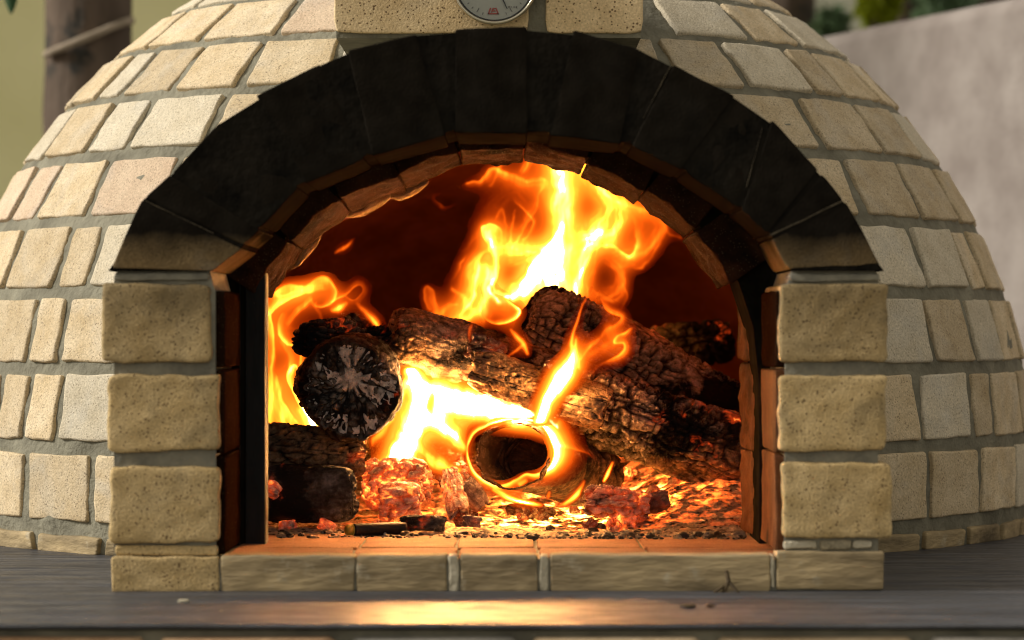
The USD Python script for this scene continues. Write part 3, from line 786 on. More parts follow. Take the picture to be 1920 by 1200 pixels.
FLAMES = {}
FLAMES['main'] = dict(box=(770, 276, 1285, 640), seed=4, y=.80, warp=(9, 4), strands=[
    (0, [(1030, 575, 62, .75), (1046, 500, 44, .78), (1052, 420, 33, .8), (1056, 350, 32, .78), (1040, 270, 34, .7)], .45),
    (0, [(980, 545, 12, 1.05), (1005, 505, 14, 1.15), (1032, 462, 13, 1.15), (1055, 425, 6, .8)], .2),
    (0, [(950, 560, 22, .7), (990, 530, 30, .75), (1030, 500, 30, .7)], .5),
    (1, [(1085, 560, 30, .7), (1100, 480, 30, .72), (1128, 430, 26, .7), (1146, 385, 24, .6), (1110, 330, 26, .6), (1075, 300, 20, .5)], .9),
    (0, [(1100, 450, 30, .64), (1140, 440, 28, .6), (1165, 410, 24, .52), (1150, 365, 26, .5), (1115, 330, 24, .5)], 1.2),
    (-1, [(1100, 560, 6, .5), (1112, 510, 6, .55), (1119, 465, 7, .6), (1150, 455, 9, .5), (1180, 480, 6, .72), (1194, 450, 8, .5), (1186, 405, 9, .42), (1150, 372, 10, .4), (1110, 350, 10, .4)], 1.1),
    (0, [(1160, 480, 20, .28), (1205, 465, 24, .32), (1232, 430, 20, .3), (1222, 400, 18, .3), (1180, 375, 22, .36)], 1.5),
    (1, [(1165, 500, 12, .24), (1205, 500, 13, .28), (1232, 465, 12, .28), (1246, 425, 10, .28), (1215, 395, 9, .32), (1165, 375, 8, .42)], 1.4),
    (0, [(1120, 560, 14, .3), (1155, 540, 16, .28), (1165, 505, 14, .25), (1140, 480, 10, .3)], 1.5),
    (-1, [(1118, 545, 5, .3), (1150, 562, 6, .4), (1168, 535, 6, .32), (1160, 505, 6, .3), (1135, 495, 5, .28)], 1.0),
    (1, [(1160, 590, 5, .14), (1176, 560, 5, .26), (1168, 530, 5, .25)], 1.0),
    (1, [(1235, 415, 5, .3), (1255, 440, 6, .25), (1285, 450, 9, .18), (1290, 480, 9, .1)], 1.0),
    (-1, [(874, 346, 5, .42), (903, 334, 8, .5), (921, 311, 5, .62), (948, 322, 8, .55), (985, 336, 9, .5), (1025, 338, 12, .5)], .7),
    (0, [(920, 352, 5, .3), (930, 330, 6, .35), (945, 300, 6, .3), (965, 285, 8, .25)], 1.0),
    (0, [(985, 320, 12, .4), (995, 300, 12, .42), (1010, 285, 10, .4)], 1.0),
    (0, [(900, 420, 24, .12), (930, 380, 30, .14), (970, 350, 26, .17), (1000, 380, 26, .2)], 1.2),
    (1, [(945, 455, 4, .45), (948, 420, 5, .42), (941, 390, 5, .36), (925, 410, 4, .3), (921, 420, 3, .12)], .8),
    (1, [(962, 462, 5, .5), (984, 420, 6, .48), (1002, 395, 6, .42), (1022, 350, 7, .4)], .8),
    (-1, [(978, 448, 5, .45), (995, 420, 5, .48), (985, 395, 5, .4), (968, 375, 5, .3)], .8),
    (0, [(955, 455, 5, .5), (958, 420, 4, .4), (966, 392, 4, .3)], .6),
    (0, [(915, 438, 15, .75), (919, 462, 12, .78), (926, 495, 12, .75), (924, 540, 11, .75), (940, 565, 8, .7)], .3),
    (-1, [(906, 450, 8, .6), (900, 430, 8, .75), (916, 421, 8, .75), (936, 436, 8, .55), (940, 455, 7, .5)], .3),
    (0, [(935, 470, 26, .55), (970, 465, 24, .6), (1010, 470, 24, .6), (960, 490, 22, .5)], .8),
    (1, [(862, 592, 16, .55), (886, 560, 14, .65), (894, 525, 14, .68), (899, 488, 9, .62), (914, 474, 6, .4)], .6),
    (0, [(905, 580, 24, .65), (912, 545, 20, .65), (905, 505, 16, .6)], .6),
    (-1, [(938, 540, 8, .7), (958, 556, 9, .7), (990, 545, 9, .7)], .4),
    (0, [(868, 520, 4, .1), (884, 495, 3, .42), (905, 475, 4, .3)], .5),
    (0, [(873, 470, 12, .14), (893, 445, 13, .25), (905, 430, 10, .2)], .8),
    (1, [(812, 612, 10, .4), (818, 575, 7, .5), (814, 545, 6, .48), (803, 536, 6, .46), (797, 552, 6, .42), (806, 578, 6, .42)], .6),
    (0, [(812, 600, 12, .35), (834, 578, 8, .45), (858, 570, 5, .4)], .8),
    (0, [(890, 590, 10, .5), (868, 556, 7, .5), (850, 541, 5, .4)], .6),
    (0, [(840, 612, 16, .45), (870, 600, 16, .55), (890, 585, 14, .55)], .8),
    (1, [(840, 560, 4, .12), (856, 520, 4, .22), (872, 492, 3, .5), (880, 478, 2.5, .15)], .4),
    (1, [(850, 382, 3, .12), (835, 386, 3.0, .22), (820, 378, 3, .26), (812, 366, 3, .2), (822, 358, 3, .1)], .3),
], holes=[(958, 511, 17, 15, .75), (1100, 415, 5, 30, .45), (1125, 470, 8, 24, .3), (985, 500, 8, 30, .25)])
FLAMES['left'] = dict(box=(494, 505, 732, 872), seed=9, y=.47, warp=(4, 2.2), strands=[
    (1, [(512, 800, 14, .6), (509, 740, 16, .58), (512, 680, 14, .5), (514, 630, 10, .55), (508, 590, 8, .65)], .8),
    (-1, [(603, 850, 6, .72), (594, 818, 11, .95), (572, 774, 10, .98), (551, 738, 9, .72), (540, 706, 8, .9), (545, 686, 6, 1.05), (556, 682, 4, .85), (562, 696, 3, .5)], .4),
    (0, [(588, 835, 11, .65), (577, 800, 14, .68), (560, 770, 12, .6)], .5),
    (1, [(563, 802, 12, .6), (541, 770, 11, .62), (526, 740, 10, .55), (522, 708, 9, .5)], .6),
    (0, [(535, 800, 26, .5), (520, 760, 20, .5), (524, 720, 14, .42)], .9),
    (-1, [(562, 690, 5, .5), (562, 658, 6, .62), (541, 644, 5, .7), (526, 629, 5, .65), (521, 608, 6, .6), (528, 588, 6, .5)], .5),
    (0, [(548, 690, 14, .42), (545, 664, 12, .4), (532, 640, 9, .4)], .9),
    (1, [(506, 588, 7, .75), (530, 568, 9, .78), (558, 556, 7, .7), (585, 548, 6, .5)], .4),
    (-1, [(514, 550, 8, .55), (540, 536, 9, .58), (575, 537, 9, .56), (600, 521, 8, .6), (620, 525, 8, .62), (631, 545, 7, .62), (627, 563, 6, .62), (609, 577, 4.5, .62), (592, 573, 4, .5), (596, 560, 3, .3)], .5),
    (0, [(525, 555, 18, .45), (570, 545, 16, .4), (605, 538, 14, .4)], 1.0),
    (0, [(583, 560, 7, .5), (556, 585, 8, .45), (540, 605, 8, .35)], .8),
    (0, [(586, 565, 4, .4), (600, 590, 6, .25), (606, 620, 7, .12)], .6),
    (1, [(625, 566, 5, .55), (648, 553, 5, .45), (672, 534, 5, .42), (679, 548, 5, .42), (664, 562, 5, .4), (650, 556, 4, .3)], .6),
    (0, [(626, 580, 7, .5), (637, 578, 10, .65), (648, 570, 7, .4)], .5),
    (0, [(672, 570, 4, .3), (694, 592, 8, .55), (708, 606, 8, .65), (716, 618, 5, .3)], .6),
    (0, [(625, 840, 5, .3), (612, 826, 5, .55), (600, 800, 5, .4)], .6),
    (0, [(602, 868, 4, .5), (606, 846, 6, .75), (601, 822, 6, .75)], .4),
    (0, [(540, 620, 14, .2), (560, 620, 16, .16), (580, 600, 14, .12)], 1.2),
], holes=[(597, 556, 9, 8, .6), (552, 628, 8, 9, .5), (537, 672, 5, 10, .35)])
FLAMES['under'] = dict(box=(690, 684, 1075, 915), seed=15, y=.45, thick=.8, warp=(9, 4), strands=[
    (0, [(772, 694, 18, 1.1), (795, 735, 34, 1.16), (850, 752, 36, 1.18), (910, 764, 30, 1.18), (975, 778, 24, 1.18), (1045, 802, 16, 1.15)], .2),
    (0, [(790, 760, 30, 1.1), (775, 800, 30, 1.08), (760, 845, 24, 1.0), (745, 890, 12, .85)], .3),
    (0, [(696, 892, 14, .55), (716, 878, 16, .75), (736, 858, 17, .85), (750, 820, 16, .85)], .5),
    (0, [(815, 790, 28, 1.05), (842, 815, 24, .9), (862, 838, 16, .75)], .5),
    (0, [(700, 830, 8, .45), (728, 795, 13, .62), (745, 755, 12, .62), (760, 715, 10, .6)], .7),
    (0, [(790, 850, 20, .6), (825, 872, 18, .55), (855, 880, 12, .45)], .9),
], holes=[(806, 752, 9, 18, .62), (832, 846, 14, 9, .5), (786, 866, 10, 14, .55), (735, 815, 9, 16, .4)])
FLAMES['front'] = dict(box=(985, 505, 1200, 800), seed=21, y=.372, warp=(3, 1.5), strands=[
    (0, [(1012, 790, 15, 1.1), (1026, 752, 16, 1.12), (1050, 712, 21, 1.17), (1066, 690, 19, 1.1), (1074, 662, 9, .85), (1072, 640, 5, .7), (1080, 610, 3.5, .6), (1092, 575, 2.6, .45), (1108, 540, 2.2, .36)], .2),
    (-1, [(1085, 690, 8, .6), (1078, 655, 6, .65), (1079, 635, 4, .6)], .3),
    (1, [(1090, 675, 6, .5), (1104, 654, 6, .55), (1124, 637, 6, .4)], .4),
    (-1, [(1128, 682, 4, .25), (1152, 672, 6, .55), (1169, 656, 6, .62), (1168, 644, 5, .6), (1152, 643, 5, .65), (1156, 630, 5, .6), (1174, 622, 5, .62), (1181, 616, 4, .5)], .4),
    (0, [(1105, 668, 14, .26), (1130, 655, 18, .3), (1150, 640, 14, .3), (1140, 612, 12, .28)], .6),
    (1, [(1126, 560, 4, .4), (1139, 584, 6, .55), (1164, 595, 5, .62), (1154, 608, 6, .5), (1136, 618, 6, .42), (1122, 636, 6, .3)], .4),
    (0, [(1112, 700, 5, .2), (1118, 690, 5, .25), (1130, 682, 4, .2)], .4),
])
FLAMES['loop'] = dict(box=(872, 520, 1005, 690), seed=27, y=.42, warp=(2, 1), strands=[
    (-1, [(922, 535, 5, .72), (928, 550, 5, .75), (948, 560, 5, .75), (966, 574, 4.5, .98), (976, 584, 5, 1.12), (964, 599, 4.5, .98), (940, 608, 4.5, .72), (918, 604, 4, .6), (905, 592, 4, .45), (903, 578, 4, .2)], .3),
    (0, [(925, 578, 16, .26), (948, 580, 16, .26)], .6),
    (0, [(958, 618, 4, .45), (970, 632, 6, .6), (980, 642, 6, .6), (989, 664, 4, .5)], .3),
    (0, [(982, 645, 4, .4), (970, 656, 4, .5), (954, 668, 3, .3)], .3),
    (0, [(880, 640, 4, .2), (878, 624, 5, .35), (884, 610, 4, .3)], .4),
])
FLAMES['mouth'] = dict(box=(868, 778, 1165, 975), seed=33, y=.409, tilt=-.00028, thick=.15, fill=.25, warp=(2, 1.2), strands=[
    (1, [(1015, 792, 10, 1.0), (1034, 820, 14, 1.16), (1042, 850, 14, 1.16), (1030, 876, 10, 1.1), (1005, 889, 6, .9), (985, 888, 5, .8), (965, 900, 6, .75), (935, 910, 6, .95), (905, 898, 5, .95), (885, 878, 4, .95), (877, 850, 3.5, .9), (882, 825, 3.5, .85), (897, 806, 5, .9), (925, 794, 6, 1.0), (970, 785, 8, 1.1), (1015, 792, 10, 1.1)], .2),
    (0, [(975, 908, 7, .55), (985, 902, 6, .5)], .3),
    (0, [(925, 918, 5, .6), (955, 934, 7, .85), (985, 942, 6, .8), (1015, 948, 5, .35)], 1.1),
    (0, [(1045, 950, 4, .3), (1065, 942, 6, .6), (1082, 926, 6, .7), (1094, 902, 4, .35)], .9),
    (0, [(1132, 902, 3, .7), (1138, 890, 4, .85), (1148, 868, 3, .5)], .3),
    (1, [(1045, 836, 7, .6), (1075, 841, 5, .4), (1100, 850, 4, .25), (1115, 862, 3, .12)], 1.2),
    (0, [(1030, 925, 4, .4), (1028, 932, 5, .45)], .3),
])
FLAMES['spark'] = dict(box=(615, 440, 690, 490), seed=41, y=.66, warp=(2, 1.5), strands=[
    (0, [(628, 474, 2.5, .3), (640, 467, 5, .42), (652, 460, 4, .4), (664, 446, 3, .12)], .5)])
def flame_mesh(fl, step=1.3):
    X, Y, F = flame_field(fl['box'], fl['strands'], fl['seed'], step, fl['warp'], fl.get('holes', ()), fl.get('fill', .62))
    on = F > .035
    lab, n = ndimage.label(on)
    size = ndimage.sum(on, lab, np.arange(n + 1))
    on &= size[lab] > 60
    dist = ndimage.gaussian_filter(ndimage.distance_transform_edt(on) * step, 2)
    thick = fl.get('thick', .45) * np.sqrt(dist * 14) * .00058
    u, w = X / 300., Y / 300.
    bend = .05 * (fbm(np.stack([X / 120, Y / 120, 0 * X], -1), 2, fl['seed']) - .5) + fl.get('tilt', 0) * (X - X.mean())
    keep = on[:-1, :-1] & on[1:, :-1] & on[:-1, 1:] & on[1:, 1:]
    H, W = X.shape
    i = np.arange(H * W).reshape(H, W)
    a, b, c, d = i[:-1, :-1][keep], i[:-1, 1:][keep], i[1:, 1:][keep], i[1:, :-1][keep]
    tri = np.vstack([np.column_stack([a, b, c]), np.column_stack([a, c, d])])
    sheets, heat = [], []
    for sg_ in (-1, 1):
        y = fl['y'] + bend + sg_ * thick
        dd = y - EYE[1]
        P = np.stack([(X - 960) / FPX * dd, y, EYE[2] - (Y - 620) / FPX * dd], -1).reshape(-1, 3)
        h = F if sg_ < 0 else np.maximum(ndimage.gaussian_filter(F, 3) * .6, np.minimum(.72, ndimage.gaussian_filter(F, 11) * 1.15))
        use = np.unique(tri)
        re = np.full(H * W, -1); re[use] = np.arange(len(use))
        sheets.append((P[use], re[tri] if sg_ < 0 else re[tri][:, ::-1]))
        heat.append(h.ravel()[use])
    return cat_mesh(sheets), np.concatenate(heat)


LABELS = {
    'main': 'tall yellow flame rising behind the topmost log to the crown of the arch',
    'left': 'orange flame curling up beside the black left door post',
    'under': 'white hot fire burning under the middle log above the hollow log',
    'front': 'thin flame tongue with curls licking up in front of the topmost log',
    'loop': 'small looped flame over the dark end of the topmost log',
    'mouth': 'ring of fire round the open end of the hollow log',
    'spark': 'tiny detached red flame alone in front of the dark left back wall',
}
for key, fl in FLAMES.items():
    mesh, heat = flame_mesh(fl)
    obj('flame', mesh, 'flame', attrs={'burn': heat}, label=LABELS[key], cat='flame', smooth=False)


# ---------------------------------------------------------------- firewood
def cell_edges(q, seed, jitter=.9):
    """Distance from each point of q to the nearest border between scattered cells of size one (F2 - F1), and the cell's number."""
    lo, hi = np.floor(q.min(0)) - 1, np.ceil(q.max(0)) + 2
    g = np.stack(np.meshgrid(*[np.arange(a, b) for a, b in zip(lo, hi)], indexing='ij'), -1).reshape(-1, 3)
    r = np.random.default_rng(seed)
    g = g + .5 + jitter * (r.random(g.shape) - .5)
    d, k = cKDTree(g).query(q, k=2)
    return d[:, 1] - d[:, 0], r.random(len(g))[k[:, 0]]


def block_edges(a, b, na, seed, warp):
    """Rectangular blocks as char splits: strips round the log (a, of which na go round), broken across at uneven places (b). Distance to the nearest crack and a number for each block."""
    r = np.random.default_rng(seed)
    wa, wb = warp
    a, b = a + wa, b + wb
    i = np.floor(a).astype(int)
    ja = r.uniform(-.32, .32, na)
    off, wid = r.uniform(0, 1, na), r.uniform(.75, 1.5, na)
    best, num = np.full(a.shape, 9.0), np.zeros(a.shape)
    # strip that holds a, with its borders moved
    lo = i + ja[i % na]
    i = np.where(a < lo, i - 1, i)
    hi = i + 1 + ja[(i + 1) % na]
    i = np.where(a > hi, i + 1, i)
    lo, hi = i + ja[i % na], i + 1 + ja[(i + 1) % na]
    d1 = np.minimum(a - lo, hi - a)
    q = b / wid[i % na] + off[i % na] * 7
    j = np.floor(q).astype(int)
    hsh = lambda x: ((np.sin((x * 12.9898 + (i % na) * 78.233 + seed)) * 43758.5453) % 1)
    f = q - j
    l2, h2 = .3 * (hsh(j) - .5), 1 + .3 * (hsh(j + 1) - .5)
    d2 = np.minimum(abs(f - l2), abs(h2 - f)) * wid[i % na]
    return np.minimum(np.abs(d1), d2), hsh(j * 3.7 + 1.3)


def sstep(x, a, b):
    t = np.clip((x - a) / (b - a), 0, 1)
    return t * t * (3 - 2 * t)


def frame(p0, p1):
    t = (p1 - p0) / np.linalg.norm(p1 - p0)
    u = np.cross(t, [0, 0, 1.0]); u /= np.linalg.norm(u)
    return t, u, np.cross(u, t)


def log_mesh(p0, p1, r0, r1, seed, cell=(.020, .012), depth=.004, width=.22, shape=.22, flat=(), bend=.0, res=.0019, ends=(.6, .6), squash=(1, 1), roll=0, fine=.0016, hollow=0, endamp=.010):
    """A burnt log as one mesh: bark broken into blocks by cracks, two uneven ends. Gives the mesh and the crack attribute."""
    p0, p1 = np.asarray(p0, float), np.asarray(p1, float)
    L = np.linalg.norm(p1 - p0)
    t, u, w = frame(p0, p1)
    nt = int(2 * np.pi * max(r0, r1) / res)
    ns = int(L / res)
    th = np.linspace(0, 2 * np.pi, nt, endpoint=False)
    s = np.linspace(0, 1, ns)
    S, T = np.meshgrid(s, th, indexing='ij')
    R = r0 + (r1 - r0) * S
    cs, sn = np.cos(T + roll), np.sin(T + roll)
    q = np.stack([cs * 1.1, sn * 1.1, S * L / .11], -1)
    R = R * (1 + shape * 2 * (fbm(q + seed * 3.1, 3, seed) - .5))
    for (ang, cut) in flat:                                  # split faces
        R = np.minimum(R, cut * max(r0, r1) / np.maximum(np.cos(T - ang), .2))
    E = np.stack([R * np.cos(T) / cell[1], R * np.sin(T) / cell[1], S * L / cell[0]], -1)
    wob = np.stack([fbm(E * .5 + k * 7, 2, seed + k) for k in range(3)], -1) - .5
    na = max(4, int(round(2 * np.pi * max(r0, r1) / cell[1])))
    fw = [fbm(E * 1.7 + k * 11, 3, seed + 20 + k) - .5 for k in range(2)]
    ed, num = block_edges(T / (2 * np.pi) * na, S * L / cell[0], na, seed, (1.6 * wob[..., 0] + .6 * fw[0], 2.0 * wob[..., 2] + .6 * fw[1]))
    ed2, _ = cell_edges((E * 1.9 + 1.1 * wob).reshape(-1, 3), seed)
    big = fbm(E * .16 + 40, 2, seed + 9)                     # cracks run deep in places only
    crack = np.minimum(sstep(ed, .01, width), .45 + .55 * sstep(ed2, .01, .16).reshape(R.shape))
    crack = 1 - (1 - crack) * (.60 + .40 * sstep(big, .34, .56))
    dep = depth * (.12 + 1.7 * sstep(big, .38, .62))
    grain = fbm(np.stack([cs * r0 / .0022, sn * r0 / .0022, S * L / .05], -1) + 3 * wob, 3, seed + 31) - .5
    R = R + .0026 * grain * (1 - .7 * sstep(big, .34, .56))
    R = R - dep * (1 - crack) + fine * 2 * (fbm(E * 2.3, 3, seed + 4) - .5) + (num - .5) * depth * .5
    # ends worn round
    e0, e1 = S * L, (1 - S) * L
    for e, k in ((e0, ends[0]), (e1, ends[1])):
        R = R * (1 - .35 * k * np.exp(-e / (.10 * max(r0, r1) + .004)))
    bow = bend * np.sin(np.pi * S)[..., None] * np.array([0, 0, 1.0])
    endn = endamp * (fbm(np.stack([cs * (1.5 + 1.2 * hollow), sn * (1.5 + 1.2 * hollow), 0 * S + seed], -1), 3, seed + 6) - .5)
    shift = (-endn * np.exp(-e0 / .02) + endn * np.exp(-e1 / .02))
    P = p0 + (S * L + shift)[..., None] * t + squash[0] * (R * np.cos(T))[..., None] * u + squash[1] * (R * np.sin(T))[..., None] * w + bow
    V, C, Fc = [P.reshape(-1, 3)], [crack.ravel()], [quads(ns, nt, True)]
    base = ns * nt
    for end, row in ((0, 0), (1, ns - 1)):
        if hollow and end == 0:
            continue
        m = max(6, int(max(r0, r1) / (res * 1.3)))
        k = np.linspace(1, 0, m + 1)[1:, None]
        rim = P[row]
        cen = rim.mean(0)
        Q = cen + (rim - cen)[None] * k[..., None]
        rho = k * np.ones((1, nt)) * max(r0, r1)
        e = np.stack([np.cos(th)[None] * rho / .010, np.sin(th)[None] * rho / .010, 0 * rho + seed], -1)
        ang = th[None] + .25 * (fbm(e * .5, 2, seed + 2) - .5) * 6
        rad = np.abs(((ang * 13 / (2 * np.pi) + .6 * noise(np.stack([ang * 2, rho * 90, 0 * rho], -1), seed)) % 1) - .5) * 2
        ed2, num2 = cell_edges(e.reshape(-1, 3), seed + 1)
        cr = np.minimum(sstep(ed2, .02, .25).reshape(rho.shape), sstep(rad, .03, .22 + .1 * k))
        hgt = .004 * (cr - 1) + .006 * (fbm(e * .45, 4, seed + 3) - .5) + .003 * (num2.reshape(rho.shape) - .5) - .006 * (1 - k) ** 2
        Q = Q + (t if end else -t) * hgt[..., None] * np.minimum(1, (1 - k[..., None]) * 6 + .3)
        ring0 = np.arange(row * nt, row * nt + nt)
        idx = np.vstack([ring0, base + np.arange(m * nt).reshape(m, nt)])
        a, b = idx[:-1], idx[1:]
        a2, b2 = np.roll(a, -1, 1), np.roll(b, -1, 1)
        Fc += [np.column_stack([a.ravel(), b.ravel(), b2.ravel()]), np.column_stack([a.ravel(), b2.ravel(), a2.ravel()])]
        V.append(Q.reshape(-1, 3)); C.append(cr.ravel())
        base += m * nt
    return (np.vstack(V), np.vstack(Fc)), np.concatenate(C), (P, crack)


char_mat('char_grey', ash=(.40, .37, .33), ash_lo=.44, ash_hi=.58, glow=.9, glow_lo=.66, glow_hi=.8, off=0.3)
char_mat('char_mid', ash=(.62, .51, .39), ash_lo=.455, ash_hi=.53, wood=(.48, .30, .15), wood_lo=.46, wood_hi=.58, glow=1.0, glow_lo=.62, glow_hi=.76, off=1.7)
char_mat('char_top', ash=(.74, .60, .45), ash_lo=.465, ash_hi=.53, glow=.7, glow_lo=.66, glow_hi=.8, off=4.1)
char_mat('char_wood', ash=(.50, .36, .21), ash_lo=.22, ash_hi=.34, wood=(.52, .32, .15), wood_lo=.34, wood_hi=.5, glow=.5, glow_lo=.68, glow_hi=.8, off=6.2)
char_mat('char_brown', ash=(.34, .22, .13), ash_lo=.36, ash_hi=.50, wood=(.36, .21, .11), wood_lo=.42, wood_hi=.56, glow=.7, glow_lo=.64, glow_hi=.8, off=8.8)
char_mat('char_black', ash=(.24, .21, .19), ash_lo=.47, ash_hi=.60, glow=1.0, glow_lo=.60, glow_hi=.74, off=11.3)
char_mat('char_hollow', ash=(.28, .19, .13), ash_lo=.40, ash_hi=.58, wood=(.20, .11, .06), wood_lo=.45, wood_hi=.6, glow=.9, glow_lo=.56, glow_hi=.76, off=13.9)
char_mat('hollow_inside', ash=(.085, .045, .025), ash_lo=.3, ash_hi=.6, off=15.0, black=(.05, .026, .013))
char_mat('ember', ash=(.60, .50, .42), ash_lo=.22, ash_hi=.36, glow=1.1, glow_lo=.38, glow_hi=.62, off=17.7, black=(.05, .02, .015))
char_mat('ember_hot', ash=(.64, .50, .38), ash_lo=.22, ash_hi=.34, glow=1.7, glow_lo=.33, glow_hi=.56, off=19.2, black=(.06, .025, .015))
char_mat('ember_dim', ash=(.40, .30, .26), ash_lo=.40, ash_hi=.52, glow=.4, glow_lo=.42, glow_hi=.68, off=23.2, black=(.04, .02, .015))


def firewood(name, label, mt, p0, p1, r0, r1, seed, cat='log', **kw):
    m, cr, _ = log_mesh(p0, p1, r0, r1, seed, **kw)
    return obj(name, m, mt, attrs={'crack': cr}, label=label, cat=cat)


# the round log whose cut end faces out
LA0, LA1 = at(655, 728, .345), at(648, 668, .80)
m, cr, (PA, _) = log_mesh(LA0, LA1, .0545, .054, 31, cell=(.03, .016), depth=.005, shape=.19, ends=(.25, .6))
lt = thing('firewood_log', 'round charred log with grey cracked cut end facing out, on the left of the pile', 'log')
obj('bark', m, 'char_grey', lt, attrs={'crack': cr})


def cut_face(P, t, seed, out=.0015):
    """The sawn end of a log: wedges between radial checks, burnt hollow below, as a part of its own."""
    rim = .6 * ndimage.gaussian_filter1d(P[2], 5, axis=0, mode='wrap') + .4 * P[2]
    cen = rim.mean(0) + np.array([.0, 0, .012])
    nt, m = len(rim), 46
    k = np.linspace(.985, .0, m)[:, None]
    Q = cen + (rim - cen)[None] * k[..., None]
    th = np.linspace(0, 2 * np.pi, nt, endpoint=False)
    rad = np.linalg.norm(rim - cen, axis=1)[None] * k
    e = np.stack([np.cos(th)[None] * rad / .012, np.sin(th)[None] * rad / .012, 0 * rad], -1)
    r = np.random.default_rng(seed)
    rays = np.sort(r.uniform(0, 2 * np.pi, 27))
    A = th[None] + .10 * (fbm(e * .8, 2, seed) - .5) * 2
    dd = np.abs((A[..., None] - rays + np.pi) % (2 * np.pi) - np.pi).min(-1) * np.maximum(rad, .004)
    ray = sstep(dd, .0002, .0014 + .0012 * noise(e * .7, seed + 1))
    ray = np.maximum(ray, 1 - sstep(rad, .007, .017))
    rings = np.abs(((rad / .0105 + 1.0 * fbm(e * .35, 2, seed + 4)) % 1) - .5) * 2
    rg = sstep(rings, .02, .16)
    ed, num = cell_edges(e.reshape(-1, 3) * .9, seed + 2)
    cr = ray * (.55 + .45 * np.maximum(rg, sstep(fbm(e * .5, 2, seed + 8), .40, .5)))
    cr = cr * (.75 + .25 * sstep(ed.reshape(rad.shape), .01, .10))
    # hollow burnt out of the lower half
    x, z = (Q - cen)[..., 0], (Q - cen)[..., 2] + .008
    pit = np.exp(-(((x + .010 + .004 * (fbm(e * .6, 3, 8) - .5) * 4) / .029) ** 2 + ((z + .017 + .3 * (x + .012)) / .012) ** 2) ** 2.2)
    top = sstep(z, .038, .056)
    h = out - .0045 * (1 - cr) + .0007 * (num.reshape(rad.shape) - .5) - .012 * pit + top * .012 * (fbm(e * .7, 4, seed + 9) - .62) + .004 * (fbm(e * 1.5, 3, seed + 5) - .5)
    h = h * np.minimum(1, (1 - k) * 20)
    Q = Q - t * h[..., None]
    c = cr * (1 - .95 * sstep(pit, .25, .6)) * (1 - .55 * top)
    return (Q.reshape(-1, 3), quads(m, nt, True)), c.ravel()


char_mat('cut_end', ash=(.78, .74, .68), ash_lo=.05, ash_hi=.2, off=27.0, black=(.008, .007, .006))
fm_, fc_ = cut_face(PA, frame(LA0, LA1)[0], 77)
obj('end_face', fm_, 'cut_end', lt, attrs={'crack': fc_}, label='grey cracked cut end of the log')

firewood('firewood_log', 'charred bark stub with a glowing tip on top of the left round log', 'char_black', at(562, 636, .43), at(715, 640, .50), .022, .026, 35, cell=(.03, .01), depth=.005, shape=.34)
firewood('firewood_log', 'long ash grey log slanting from the round log down to the right jamb', 'char_mid', at(728, 628, .48), at(1392, 858, .55), .0400, .047, 41, cell=(.017, .014), depth=.0045, shape=.14, flat=((math.radians(-60), .82), (math.radians(22), .86)))
firewood('firewood_log', 'topmost log of the pile, blunt pale end up and black body sloping right', 'char_top', at(985, 602, .62), at(1445, 845, .68), .063, .058, 47, cell=(.019, .012), depth=.005, flat=((math.radians(8), .80), (math.radians(-52), .78), (math.radians(72), .86)), shape=.2, ends=(.9, .5))
firewood('split_log', 'split piece of bare orange wood lying on the middle of the long log', 'char_wood', at(885, 688, .415), at(1136, 768, .405), .0235, .0250, 53, cell=(.042, .009), depth=.0022, width=.14, shape=.16, flat=((math.radians(60), .75),), ends=(.5, .2))
firewood('charcoal_block', 'small blocky charcoal piece with red glow below the looped flame', 'ember_dim', at(880, 645, .43), at(945, 668, .43), .016, .015, 57, cell=(.014, .010), depth=.003, cat='charcoal')
firewood('firewood_log', 'brown cracked log end low at the left, right under the round log', 'char_brown', at(470, 832, .40), at(684, 850, .41), .0265, .0265, 61, cell=(.022, .008), depth=.0035, shape=.12, ends=(.2, .4))
firewood('firewood_log', 'black burnt log lying lowest at the left beside the iron post', 'char_black', at(492, 925, .37), at(664, 926, .365), .0290, .0300, 67, cell=(.025, .014), depth=.004, shape=.16, ends=(.2, .5))
firewood('firewood_log', 'bright lit log slanting behind the right side of the round log', 'char_wood', at(775, 715, .68), at(690, 862, .56), .024, .026, 71, cell=(.025, .01), depth=.003)
firewood('charcoal_block', 'dark back log glimmering at the right behind the topmost log', 'char_black', at(1225, 650, .95), at(1365, 640, .98), .028, .030, 73, cell=(.03, .02), depth=.004, cat='charcoal')

# hollow log
H0, H1 = at(962, 852, .425), at(1112, 893, .60)
HR0 = .0465
m, cr, (PH_, _) = log_mesh(H0, H1, HR0, .047, 83, cell=(.0085, .055), depth=.0042, width=.35, shape=.10, squash=(1, .78), hollow=1, endamp=.026, ends=(.02, .6), fine=.0012, res=.0015)
hl = thing('hollow_log', 'short hollow log with round dark mouth ringed by fire at the front of the hearth', 'log')
obj('bark', m, 'char_hollow', hl, attrs={'crack': cr})
rim = PH_[0]
cen = rim.mean(0)
t = frame(H0, H1)[0]
kk = np.array([[1.0, 0], [.985, -.0015], [.955, -.001], [.945, .004], [.93, .03], [.90, .075], [.6, .082], [.0, .083]])
Q = np.stack([cen + (rim - cen) * a + t * b for a, b in kk])
Qf = []
for i in range(len(kk) - 1):
    for s_ in np.linspace(0, 1, 6, endpoint=False):
        Qf.append(Q[i] * (1 - s_) + Q[i + 1] * s_)
Qf = np.array(Qf + [Q[-1]])
Qf += .0025 * (np.stack([fbm(Qf * 90 + k * 3, 3, 90 + k) for k in range(3)], -1) - .5)
obj('hollow', (Qf.reshape(-1, 3), quads(len(Qf), len(rim), True)), 'hollow_inside', hl, attrs={'crack': np.ones(Qf.shape[0] * Qf.shape[1]) * .9}, label='dark brown inside of the hollow log')

